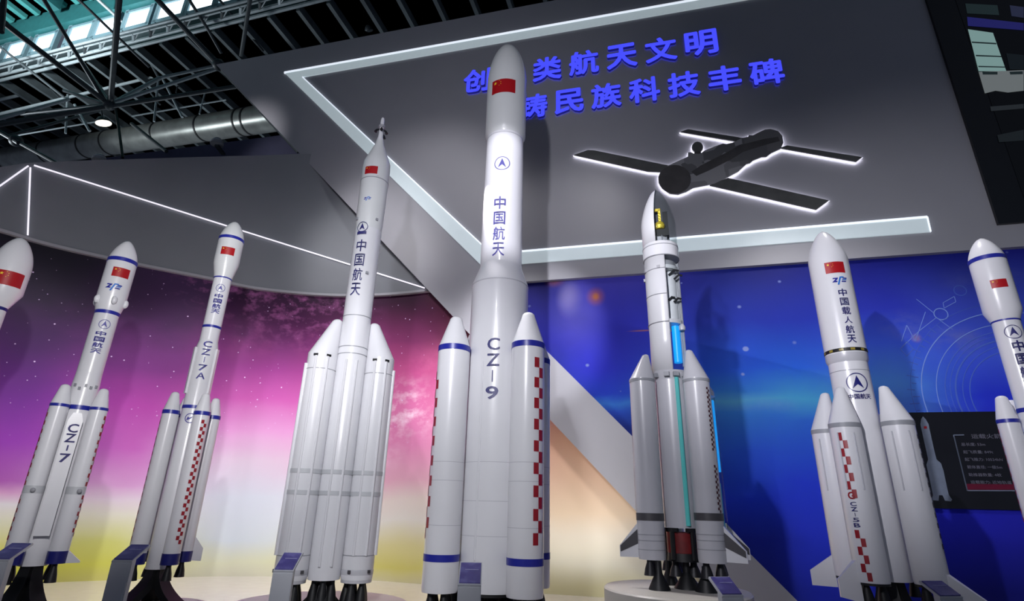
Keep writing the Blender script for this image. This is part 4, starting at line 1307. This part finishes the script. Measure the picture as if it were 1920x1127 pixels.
for az, kind in ((-152, 'white'), (-40, 'white'), (20, 'cut'), (110, 'white')):
    cx_, cy_ = RB * cos(R(az)), RB * sin(R(az))
    cone = dict(oblique=rb * .42)
    zt = {-152: 664, -40: 654, 20: 690, 110: 690}[az]
    z1_b = k.z(712, cx_, cy_) if kind == 'white' else k.z(737, cx_, cy_)
    if az == 110: z1_b = k.z(735, cx_, cy_)
    if kind == 'white':
        ck = None
        if az == -152: ck = [dict(azs=R(-176), z0=k.z(a_, cx_, cy_), z1=k.z(b_, cx_, cy_), n=n_, daz=.15, m=CHD) for a_, b_, n_ in ((850, 738, 26), (960, 876, 18))]
        if az == -40: ck = [dict(azs=R(-42), z0=k.z(a_, cx_, cy_), z1=k.z(b_, cx_, cy_), n=n_, daz=.15, m=CHD) for a_, b_, n_ in ((845, 726, 27), (962, 872, 18))]
        b = booster(k, R(az), RB, rb, zb, z1_b, k.z(zt, cx_, cy_), .035, chk=ck, oblique=rb * .45, nozzles=0, m=WG)
        link('band', ring(rb, z1_b - .03, z1_b - .005, .003, cx=cx_, cy=cy_), SEAM, b)
        link('dark_band', ring(rb, k.z(976, cx_, cy_), k.z(962, cx_, cy_), .003, cx=cx_, cy=cy_), GRB, b)
        for py in (1002, 1013, 1030): link('seam_band', ring(rb, k.z(py, cx_, cy_) - .003, k.z(py, cx_, cy_) + .003, .002, cx=cx_, cy=cy_), SEAM, b)
    else:
        b = link('booster', lathe([(0, z1_b - .04), (rb, z1_b - .04), (rb, z1_b)], cx=cx_, cy=cy_), W, k.root)
        b['label'] = 'clear booster with glowing blue tube'
        link('nose_cone', lathe(cone_cap(rb, z1_b, k.z(690, cx_, cy_), .035), cx=cx_, cy=cy_, shear=(-rb * .4 * cos(R(az)), -rb * .4 * sin(R(az))), z_sh=z1_b), W, b)
        link('clear_body', lathe([(rb, zb), (rb, z1_b - .04)], cx=cx_, cy=cy_), CLR, b)
        link('blue_tube', lathe([(0, k.z(885, cx_, cy_)), (rb * .55, k.z(885, cx_, cy_)), (rb * .55, k.z(752, cx_, cy_)), (0, k.z(748, cx_, cy_))], 24, cx=cx_ + rb * .35, cy=cy_), LEDB, b)
        link('joint', lathe([(0, k.z(905, cx_, cy_)), (rb * .3, k.z(905, cx_, cy_)), (rb * .36, k.z(886, cx_, cy_)), (0, k.z(886, cx_, cy_))], 18, cx=cx_ + rb * .35, cy=cy_), SEAM, b)
        link('teal_tube', lathe([(0, k.z(1000, cx_, cy_)), (rb * .42, k.z(1000, cx_, cy_)), (rb * .42, k.z(906, cx_, cy_)), (0, k.z(906, cx_, cy_))], 20, cx=cx_ + rb * .35, cy=cy_), TEAL, b)
    if az in (-152, -40, 20):
        fa = {-152: 183, -40: -14, 20: 4}[az]
        f_ = fin(b, R(fa), rb * .85, rb + .155, zb + .30, zb + .10, zb + .012, zb + .01, .05, cx_, cy_, W)
        # recessed dark face on the fin
        d = Vector((cos(R(fa)), sin(R(fa)), 0)); t = Vector((-sin(R(fa)), cos(R(fa)), 0))
        sgn = -1 if (t.y > 0) else 1
        bm = bmesh.new()
        pts = [(rb * .98, .235), (rb * .98, .12), (rb + .148, .05), (rb + .148, .10)]
        bm.faces.new([bm.verts.new(Vector((cx_, cy_, zb)) + d * r_q + t * sgn * (.028 - .018 * (r_q - rb * .85) / (.35 * rb + .2)) + Vector((0, 0, zq))) for r_q, zq in pts])
        link('fin_recess', bm, GRB, f_, False)
    for a in (40, 220) if kind == 'white' else (40,):
        link('nozzle', bell(rb * .46, zb + .01, .13, cx_ + rb * .48 * cos(R(a) + R(az)), cy_ + rb * .48 * sin(R(a) + R(az))), DRK, b)
for a in (0, 180):
    link('nozzle', bell(rC * .40, k.z(1052), .12, rC * .5 * cos(R(a)), rC * .5 * sin(R(a))), DRK, k.root)
feet = [(-.13, -.34), (-.09, .16), (.10, -.12), (.36, -.28)]
for i, (px_, top, wd) in enumerate(((1237, 1055, .16), (1257, 1052, .14), (1290, 1040, .20), (1326, 1062, .17))):
    pt = on_z(px_, (1106, 1096, 1104, 1110)[i], PED_Z)
    w_ = pt - Vector((k.X, k.Y, 0))
    lx, ly = w_.x * cos(-k.rz) - w_.y * sin(-k.rz), w_.x * sin(-k.rz) + w_.y * cos(-k.rz)
    link('support_leg', lathe([(0, PED_Z), (wd * .56, PED_Z), (wd * .54, PED_Z + .012), (.030, PED_Z + .125), (.026, k.z(top) + .02), (0, k.z(top) + .02)], 28, cx=lx, cy=ly), BLK, k.root)
pd = link('pedestal', lathe([(0, 0), (.60, 0), (.60, PED_Z - .012), (.588, PED_Z), (0, PED_Z)], 72), PLIN)
pc = on_z(1268, 1104, PED_Z); pd.location = (pc.x, pc.y, 0)
tag(pd, 'round white pedestal carrying the cutaway rocket', 'pedestal')

# ---------------------------------------------------------------- G: stout rocket
k = G_ = Rocket(1583, 650, 5.4, 0.30, 'stout white rocket model with thin black-and-yellow ring before the blue wall')
zb = k.z(1088)
rF = k.r(600, 80.5); rC = k.r(710, 77)
link('fairing', lathe([(rF, k.z(668)), (rF, k.z(492))] + nose(rF, k.z(492), k.z(434), n=12, power=.68)[1:]), W, k.root)
link('hazard_band', ring(rF, k.z(666), k.z(660), .003), BLK, k.root)
for a in range(-165, 0, 30):
    link('yellow_mark', lathe([(rF + .0045, k.z(665)), (rF + .0045, k.z(661))], 5, R(a), R(a + 12)), OCH, k.root)
link('adapter', lathe([(rC, k.z(684)), (rF * 1.0, k.z(677)), (rF, k.z(668))]), WG, k.root)
link('core_stage', lathe([(0, zb), (rC, zb), (rC, k.z(684))]), W, k.root)
flag(k.root, rF, AZ(-73), k.z(501), rF * .98)
emblem_strokes(k.root, rF, AZ(-67), k.z(525), rF * .74)
lettering(k.root, '中国载人航天', rF, AZ(-66), k.z(540), k.z(644), .080, INKD, bold=.02)
emblem_arrow(k.root, rC, AZ(-73), k.z(717), .095, NAV)
lettering(k.root, '中国航天', rC, AZ(-73), k.z(738), k.z(748), .20, INKD, bold=.03, horizontal=True)
rb = k.r(900, 62); RB = rC + rb * 1.14
for az, zt, zc in ((158, 738, 806), (-112, 724, 794), (-22, 722, 790), (68, 760, 800)):
    cx_, cy_ = RB * cos(R(az)), RB * sin(R(az))
    z1_b = k.z(zc, cx_, cy_)
    b = booster(k, R(az), RB, rb, zb, z1_b, k.z(zt, cx_, cy_), .045, oblique=rb * .42, nozzles=2, noz_h=.16)
    link('band', ring(rb, z1_b - .045, z1_b - .005, .003, cx=cx_, cy=cy_), SEAM, b)
    for a in (-60, -118):
        link('conduit', tube([(cx_ + rb * cos(R(a)), cy_ + rb * sin(R(a)), zb + .75), (cx_ + rb * cos(R(a)), cy_ + rb * sin(R(a)), z1_b - .1)], .008, 6), WG, b)
    if az == -112:
        checker(b, rb, R(-104), k.z(934, cx_, cy_), k.z(811, cx_, cy_), 8, .27, cx=cx_, cy=cy_)
        checker(b, rb, R(-104) + .0, k.z(1090, cx_, cy_), k.z(994, cx_, cy_), 6, .27, cx=cx_, cy=cy_)
        lettering(b, 'G', rb, AZ(-109), k.z(920, cx_, cy_), k.z(938, cx_, cy_), .055, REDC, bold=.03, cx=cx_, cy=cy_)
        lettering(b, 'CZ-5B', rb, AZ(-107), k.z(940, cx_, cy_), k.z(990, cx_, cy_), .05, INKD, bold=.02, cx=cx_, cy=cy_)
        fin(b, R(-150), rb * .9, rb + .16, zb + .18, zb + .02, zb - .16, zb - .12, .06, cx_, cy_)
    if az == 158: fin(b, R(186), rb * .9, rb + .20, zb + .18, zb + .03, zb - .10, zb - .10, .06, cx_, cy_)
    if az == -22:
        checker(b, rb, R(-12), k.z(1040, cx_, cy_), k.z(815, cx_, cy_), 24, .22, m=BLK, cx=cx_, cy=cy_)
        fin(b, R(-25), rb * .9, rb + .26, zb + .10, zb - .10, zb - .16, zb - .16, .06, cx_, cy_)
    link('under_plate', lathe([(0, zb - .02), (rb * .96, zb - .02), (rb * .96, zb + .01), (0, zb + .01)], cx=cx_, cy=cy_), BLK, b)
link('seam_band', ring(rC, k.z(700) - .003, k.z(700) + .003, .0015), SEAM, k.root)
flared_legs(k, rC * .4, zb, 0.0, rC * 1.6, [R(-90), R(30), R(150)], .12)
plinth(k, .72, .30, 'round white plinth under the stout rocket by the blue wall')

# ---------------------------------------------------------------- H: rocket at the right edge
k = H_ = Rocket(1873, 563, 5.2, 0.30, 'white rocket model with banded bulging nose, cut off by the right photo edge')
zb = k.z(1040)
rF = k.r(545, 78); rC = k.r(680, 60)
link('fairing', lathe([(rC, k.z(604)), (rF, k.z(585)), (rF, k.z(490))] + nose(rF, k.z(490), k.z(447), n=12, power=.66)[1:]), W, k.root)
link('band', ring(rF, k.z(490) - .022, k.z(490) + .022), BLU, k.root)
link('band', ring(rC, k.z(603) - .014, k.z(603) + .014), BLU, k.root)
link('core_stage', lathe([(0, zb), (rC * 1.02, zb), (rC * 1.02, k.z(790)), (rC, k.z(770)), (rC, k.z(604))]), W, k.root)
link('band', ring(rC, k.z(770) - .02, k.z(770) + .02), BLU, k.root)
flag(k.root, rF, AZ(-75), k.z(531), rF * .85)
emblem_arrow(k.root, rC, AZ(-72), k.z(622), .07, INKD)
lettering(k.root, '中国航天', rC, AZ(-70), k.z(636), k.z(736), .09, INKD, bold=.03)
rb = k.r(880, 48); RB = rC + rb * 1.25
for az, zt, zc in ((-152, 742, 787), (-50, 740, 787), (40, 750, 790), (130, 750, 790)):
    cx_, cy_ = RB * cos(R(az)), RB * sin(R(az))
    ck = dict(azs=R(-176), z0=zb + .1, z1=k.z(798, cx_, cy_), n=26, daz=.30) if az == -152 else None
    booster(k, R(az), RB, rb, zb, k.z(zc, cx_, cy_), k.z(zt, cx_, cy_), .05, band=True, chk=ck, bandh=.035)
flared_legs(k, rC * .4, zb, 0.0, rC * 2.4, [R(-140), R(-40), R(90)], .12)
plinth(k, .58, .30, 'round white plinth under the rocket at the right photo edge')

# ================================================================== LECTERNS with picture plaques
PLQ = bpy.data.materials.new('plaque_print'); PLQ.use_nodes = True
nt = PLQ.node_tree; b_ = nt.nodes['Principled BSDF']
tc = nt.nodes.new('ShaderNodeTexCoord'); wv_ = nt.nodes.new('ShaderNodeTexNoise'); wv_.inputs['Scale'].default_value = 9; wv_.inputs['Detail'].default_value = 4
rp = nt.nodes.new('ShaderNodeValToRGB')
for p, c in ((0.0, (50, 44, 108)), (0.5, (84, 76, 150)), (0.75, (130, 126, 190))):
    e = rp.color_ramp.elements[0] if p == 0 else rp.color_ramp.elements.new(p); e.position = p; e.color = lin(c)
nt.links.new(tc.outputs['Object'], wv_.inputs['Vector']); nt.links.new(wv_.outputs['Fac'], rp.inputs['Fac']); nt.links.new(rp.outputs['Color'], b_.inputs['Base Color']); b_.inputs['Roughness'].default_value = .3
PLL = mat('plaque_line', (160, 158, 200), .4, var=.02)


def lectern(px, py, Y, w, d, rz, label, tilt=34):
    """slim upright pedestal with a sloping top; px, py is the middle of the sloping top"""
    c = on_y(px, py, Y)
    t = thing('lectern', label, 'lectern', (c.x, c.y, 0), R(rz), 'small white lecterns in front of the rockets')
    h = d / 2 * math.tan(R(tilt))
    zt = c.z
    bm = bmesh.new()
    y0, y1 = -d / 2, -d / 2 + .06
    sl = math.tan(R(tilt))
    pts = [(y0, 0), (y1, 0), (y1, zt - h - .012 + .06 * sl), (y0, zt - h - .012)]
    a = [bm.verts.new((-w / 2, y, z)) for y, z in pts]; b = [bm.verts.new((w / 2, y, z)) for y, z in pts]
    bm.faces.new(a); bm.faces.new(b[::-1])
    for i in range(4): bm.faces.new((a[i], b[i], b[(i + 1) % 4], a[(i + 1) % 4]))
    bmesh.ops.recalc_face_normals(bm, faces=bm.faces)
    bmesh.ops.bevel(bm, geom=bm.edges[:], offset=.005, segments=2, affect='EDGES')
    link('column', bm, LEC, t, False)
    rot = Matrix.Rotation(R(tilt), 3, 'X')
    L_ = d / cos(R(tilt))
    link('top_plate', box(bmesh.new(), Vector((0, 0, zt)) + rot @ Vector((0, 0, -.008)), (w, L_, .016), rot=rot), LEC, t, False)
    pq = link('plaque', box(bmesh.new(), Vector((0, 0, zt)) + rot @ Vector((0, 0, .004)), (w * .90, L_ * .86, .008), rot=rot), PLQ, t, False)
    link('plaque_line', box(bmesh.new(), Vector((0, 0, zt)) + rot @ Vector((.01, L_ * .12, .009)), (w * .6, L_ * .03, .002), rot=rot), PLL, pq, False)
    return t


lectern(20, 1034, 4.5, .145, .21, 6, 'white lectern with purple plaque at the bottom left corner', 26)
lectern(247, 1036, 4.6, .145, .22, 5, 'white lectern in front of the slim third rocket from the left', 24)
lectern(541, 1053, 4.9, .155, .22, 4, 'white lectern in front of the rocket with the escape tower', 28)
lectern(882, 1075, 4.7, .175, .22, 2, 'white lectern in front of the tallest rocket', 32)
lectern(1361, 1099, 4.0, .15, .15, 10, 'white lectern with purple plaque beside the pedestal of the cutaway rocket', 32)
lectern(1764, 1104, 4.4, .19, .15, 10, 'white lectern with purple plaque at the foot of the stout rocket', 30)

# ================================================================== HALL ROOF
STEEL = mat('truss_steel', (58, 66, 70), 0.5, metal=0.2, var=0.15)
STEELL = mat('truss_steel_light', (150, 162, 166), 0.45, metal=0.2, var=0.1)
DECK = mat('roof_deck_dark', (84, 94, 98), 0.7, var=0.25, scale=2)
TEALR = mat('roof_teal', (70, 150, 148), 0.6, var=0.08)
TEALD = mat('roof_teal_dark', (40, 104, 106), 0.6, var=0.08)
DUCT = mat('galvanised_duct', (140, 144, 140), 0.36, metal=0.6, var=0.2, scale=2.2, bump=0.0)
DBAND = mat('duct_band', (40, 42, 44), 0.5, metal=0.4, var=0.1)
SKYW = mat('window_daylight', (235, 245, 250), 0.3, var=0.02, emit=2.5, ergb=(232, 243, 250))
MULL = mat('window_mullion', (120, 150, 160), 0.5, var=0.05)

ZD = 15.5
cA, cB = on_z(3, 145, ZD), on_z(587, 0, ZD)
CD = (cB - cA).normalized()                     # along the catwalk
CN = Vector((-CD.y, CD.x, 0))
if CN.y < 0: CN = -CN                           # away from the viewer
c0 = cA - CD * 14; clen = 46.0
# dark low roof with ribs
bm = bmesh.new()
pts = [c0, c0 + CD * clen, c0 + CD * clen + CN * 24, c0 + CN * 24]
f = bm.faces.new([bm.verts.new(p) for p in pts])
bmesh.ops.solidify(bm, geom=bm.faces[:], thickness=0.1)
for i in range(44):
    p = c0 + CD * (i * 1.05 + .4) + CN * 12
    box(bm, p + Vector((0, 0, -.16)), (.12, 24, .28), rot=Matrix((CD, CN, Vector((0, 0, 1)))).transposed())
structure(link('ceiling', bm, DECK, None, False), 'dark ribbed roof deck of the hall')
# raised teal roof on the viewer's side, with ribs and beams
def zc_at(px, py):
    d = ray(px, py); k = (c0 - EYE).dot(CN) / d.dot(CN); return (EYE + d * k).z


zw0, zw1 = zc_at(80, 97), zc_at(80, 69)
ZT = zw1 + .95
bm = bmesh.new()
pts = [c0 + CN * .3, c0 + CD * clen + CN * .3, c0 + CD * clen - CN * 16, c0 - CN * 16]
bm.faces.new([bm.verts.new(p + Vector((0, 0, ZT - ZD))) for p in pts])
bmesh.ops.solidify(bm, geom=bm.faces[:], thickness=0.1)
rotC = Matrix((CD, CN, Vector((0, 0, 1)))).transposed()
for i in range(70):
    p = c0 + CD * (i * .66) - CN * 7.6 + Vector((0, 0, ZT - ZD - .10))
    box(bm, p, (.20, 14.6, .16), rot=rotC)
structure(link('ceiling', bm, TEALR, None, False), 'teal ribbed upper roof deck')
bm = bmesh.new()
for dn, w_, h_ in ((-.9, .25, .85), (1.6, .35, .5), (5.6, .35, .5)):
    box(bm, c0 + CD * clen / 2 - CN * (dn + 1.0) + Vector((0, 0, ZT - ZD - h_ / 2)), (clen, w_, h_), rot=rotC)
for i in range(9):
    box(bm, c0 + CD * (i * 5 + 1.5) - CN * 5 + Vector((0, 0, ZT - ZD - .3)), (.4, 9, .5), rot=rotC)
structure(link('trim_roof', bm, TEALD, None, False), 'teal roof beams')

# clerestory windows, each a frame with one bright pane
wbase = c0.copy()


def along_c(px):
    """distance along the catwalk of the window plane point seen in picture column px at window foot"""
    n = CN; 
    lo, hi = 0.0, clen
    for _ in range(40):
        m = (lo + hi) / 2
        p = wbase + CD * m; p.z = zw0
        if proj(p).x < px: lo = m
        else: hi = m
    return lo


xs = [(-70, -42), (-30, -2), (8, 42), (60, 96), (124, 166), (176, 214), (232, 276), (293, 342), (352, 400), (410, 456), (466, 512), (522, 565)]
for i, (a, b) in enumerate(xs):
    s0, s1 = along_c(a), along_c(b)
    t = bpy.data.objects.new('window_%d' % (i + 1), None); COL.objects.link(t)
    t.location = wbase + CD * (s0 + s1) / 2 + Vector((0, 0, zw0 - ZD)); t.rotation_euler = (0, 0, atan2(CD.y, CD.x))
    t['kind'] = 'structure'
    w_, h_ = s1 - s0, zw1 - zw0
    pn = link('pane', box(bmesh.new(), (0, 0, h_ / 2), (w_ - .04, .03, h_ - .04)), SKYW, t, False)
    fr = bmesh.new()
    for sx_ in (-1, 1): box(fr, (sx_ * (w_ / 2 + .05), 0, h_ / 2), (.16, .14, h_ + .2))
    for zz in (0, h_): box(fr, (0, 0, zz), (w_ + .2, .14, .10))
    link('window_frame', fr, MULL, t, False)
bm = bmesh.new()
box(bm, c0 + CD * clen / 2 + CN * .15 + Vector((0, 0, (zw0 - ZD) / 2 - .05)), (clen, .2, max(.1, zw0 - ZD - .1)), rot=rotC)
structure(link('trim_sill', bm, STEEL, None, False), 'steel sill under the clerestory windows')
for i in range(len(xs) - 1):
    pass


def pipe(bm_parent, name, a, b, Ya, Yb, r, m=STEEL, seg=10):
    o = link(name, tube([on_y(*a, Ya) - bm_parent.location, on_y(*b, Yb) - bm_parent.location], r, seg), m, bm_parent)
    return o


# lattice beam (walkway girder) under the windows
lb = thing('lattice_girder', 'long pale steel lattice girder under the bright roof windows', 'girder', on_z(280, 75, ZD - .3))
for (a, b, r) in (((-60, 156), (640, -20), .055), ((-60, 166), (640, -9), .055), ((-60, 137), (640, -44), .045), ((-60, 144), (640, -36), .03)):
    A_, B_ = on_z(*a, ZD - .35), on_z(*b, ZD - .35)
    link('chord', tube([A_ - lb.location, B_ - lb.location], r, 8), STEELL, lb)
n = 44
A0, B0 = on_z(-60, 156, ZD - .35), on_z(640, -20, ZD - .35)
A1, B1 = on_z(-60, 144, ZD - .35), on_z(640, -36, ZD - .35)
for i in range(n + 1):
    t = i / n
    p, q_ = A0.lerp(B0, t), A1.lerp(B1, t)
    if i % 2 == 0:
        link('web_plate', tube([p - lb.location, q_ - lb.location], .05, 6), STEELL if i % 4 else STEEL, lb)
        q2 = A1.lerp(B1, min(1, (i + .6) / n))
        link('web_plate', tube([p - lb.location, q2 - lb.location], .022, 6), STEELL, lb)

# space frame of dark tubes in front of the low roof
tr = thing('roof_truss', 'dark tubular steel roof truss crossing the upper left corner', 'truss', on_y(205, 197, 13))
T = [  # a, b, Ya, Yb, radius, light
    ((-10, 30), (205, 196), 10.5, 13, .075, 0), ((78, -8), (200, 195), 11, 13, .055, 0), ((224, -10), (207, 195), 10.5, 13, .075, 0), ((140, -8), (280, 126), 12, 13.5, .04, 0),
    ((178, -6), (250, 60), 14, 15, .055, 1), ((250, 60), (300, 150), 15, 15.5, .045, 0), ((288, -8), (410, 122), 10.8, 11.6, .07, 0), ((410, 122), (560, 285), 11.6, 12.4, .06, 0),
    ((350, -8), (388, 52), 12.5, 13, .05, 0), ((388, 52), (415, 100), 13, 13.5, .045, 0), ((405, -8), (494, 96), 13, 14, .045, 0), ((470, -8), (452, 105), 12, 13.5, .06, 0),
    ((205, 197), (300, 146), 13, 14, .06, 1), ((300, 146), (410, 122), 14, 15, .05, 1), ((205, 200), (445, 162), 13, 13.5, .065, 0), ((207, 194), (410, 128), 13, 14.5, .055, 1),
    ((203, 200), (-20, 236), 13, 12.5, .075, 0), ((130, 186), (-20, 228), 14, 13, .05, 1), ((205, 196), (40, 214), 13, 13.5, .05, 0),
    ((-10, 216), (300, 141), 15, 16, .05, 1), ((300, 141), (420, 112), 16, 16.5, .05, 1), ((-10, 189), (400, 97), 17, 18, .06, 1), ((400, 97), (720, 18), 18, 19, .06, 1), ((560, 72), (720, 36), 17, 17.5, .05, 1),
    ((247, 232), (312, 284), 13.2, 12.6, .05, 0), ((30, 264), (110, 308), 12.5, 12, .05, 0), ((-20, 236), (35, 268), 12.5, 12.4, .06, 0),
    ((127, 178), (123, 250), 15, 15, .035, 1), ((297, 148), (289, 228), 15, 15, .035, 1), ((384, 176), (374, 214), 15, 15, .025, 1), ((347, 106), (330, 174), 16, 16, .025, 0), ((510, 66), (504, 92), 17, 17, .025, 1), ((425, 92), (415, 112), 16.5, 16.5, .025, 1), ((600, 44), (596, 70), 17, 17, .03, 1),
    ((140, 196), (168, 246), 15, 15, .04, 1), ((306, 150), (342, 220), 15, 15, .04, 1), ((33, 254), (188, 227), 15, 15, .025, 1), ((247, 218), (424, 187), 15, 15, .025, 1), ((213, 200), (-10, 262), 15.5, 14, .045, 0),
    ((205, 190), (150, 110), 13, 14, .05, 0), ((205, 197), (120, 170), 13, 14, .05, 0), ((0, 88), (130, 190), 14, 15, .04, 0), ((60, 130), (170, 245), 17, 16, .03, 0), ((240, 123), (300, 196), 17, 16, .03, 0), ((8, -10), (2, 60), 9.5, 9.5, .06, 0), ((640, 12), (662, 66), 14, 14, .05, 0), ((672, -6), (694, 58), 13, 13.5, .10, 0), ((700, -6), (688, 58), 13, 13.5, .07, 1), ((625, -6), (650, 66), 13.5, 14, .04, 0),
    ((740, -4), (640, 56), 14, 14, .05, 1), ((900, -6), (640, 40), 17, 16, .06, 1), ((880, 22), (820, 6), 14, 14, .05, 1), ((760, 40), (930, 0), 15.5, 16, .05, 1), ((940, 4), (900, -8), 13.5, 13.5, .06, 1)]
for a, b, ya, yb, r, l_ in T:
    pipe(tr, 'truss_tube', a, b, ya, yb, r, STEELL if l_ else STEEL)
for x, y, Y in ((205, 197, 13), (30, 264, 12.5), (410, 122, 11.6)):
    bm = bmesh.new(); bmesh.ops.create_uvsphere(bm, u_segments=16, v_segments=10, radius=.16, matrix=Matrix.Translation(on_y(x, y, Y) - tr.location)); link('truss_node', bm, STEEL, tr)

# big air duct
dA, dB = on_y(-60, 309, 21.5), on_y(540, 216, 15.2)
du = thing('air_duct', 'long round galvanised air duct running under the hall roof', 'duct', dA.lerp(dB, .5))
rD = .47
link('duct_body', tube([dA - du.location, dA.lerp(dB, .5) - du.location, dB - du.location], rD, 40), DUCT, du)
dd = (dB - dA).normalized()
for px in (15, 92, 165, 208, 303, 384, 455, 470):
    lo, hi = 0, 1
    for _ in range(40):
        m = (lo + hi) / 2
        if proj(dA.lerp(dB, m)).x < px: lo = m
        else: hi = m
    c = dA.lerp(dB, lo) - du.location
    link('duct_band', tube([c - dd * .03, c + dd * .03], rD + .02, 40), DBAND, du)

cb = link('cable', tube([on_y(217, 205, 13), on_y(224, 250, 12.6), on_y(230, 296, 12.3)], .035, 8), BLK)
tag(cb, 'black cable hanging from the roof truss in front of the duct', 'cable')

# round high-bay lamp
LAMP = mat('lamp_glass', (255, 248, 235), .3, var=.01, emit=3.0, ergb=(255, 246, 228))
lp = on_y(194, 231, 13.6)
hl = thing('high_bay_lamp', 'round glowing lamp hanging below the roof truss', 'lamp', lp)
link('lamp_glass', lathe([(0, -.03), (.12, -.02), (.2, .0), (0, .01)], 28), LAMP, hl)
link('lamp_shade', lathe([(.21, -.01), (.2, .05), (.13, .16), (.06, .2), (0, .2)], 28), STEEL, hl)
link('lamp_rod', tube([(0, 0, .2), (0, 0, .62)], .02, 8), STEEL, hl)
hl.rotation_euler = (R(12), R(-16), 0)
for i, (x, y, Y, lab) in enumerate(((187, 299, 12.25, 'small white dome lamp on the dark board left of the hanging cable end'), (407, 268, 12.55, 'small white dome lamp on the dark board near the grey sign wall'))):
    p = on_y(x, y, Y)
    t = thing('dome_lamp', lab, 'lamp', p, 0, 'dome lamps on the dark board')
    link('dome', lathe([(.14, .02), (.13, .07), (.085, .13), (.04, .155), (0, .16)], 24), WG, t)
    link('base', lathe([(0, -.05), (.17, -.05), (.17, .015), (0, .02)], 24), LG, t)
    link('bracket', box(bmesh.new(), (0, .20, -.08), (.10, .40, .06)), STEEL, t)
    link('collar', ring(.115, .075, .095, .006, 24), SEAM, t)
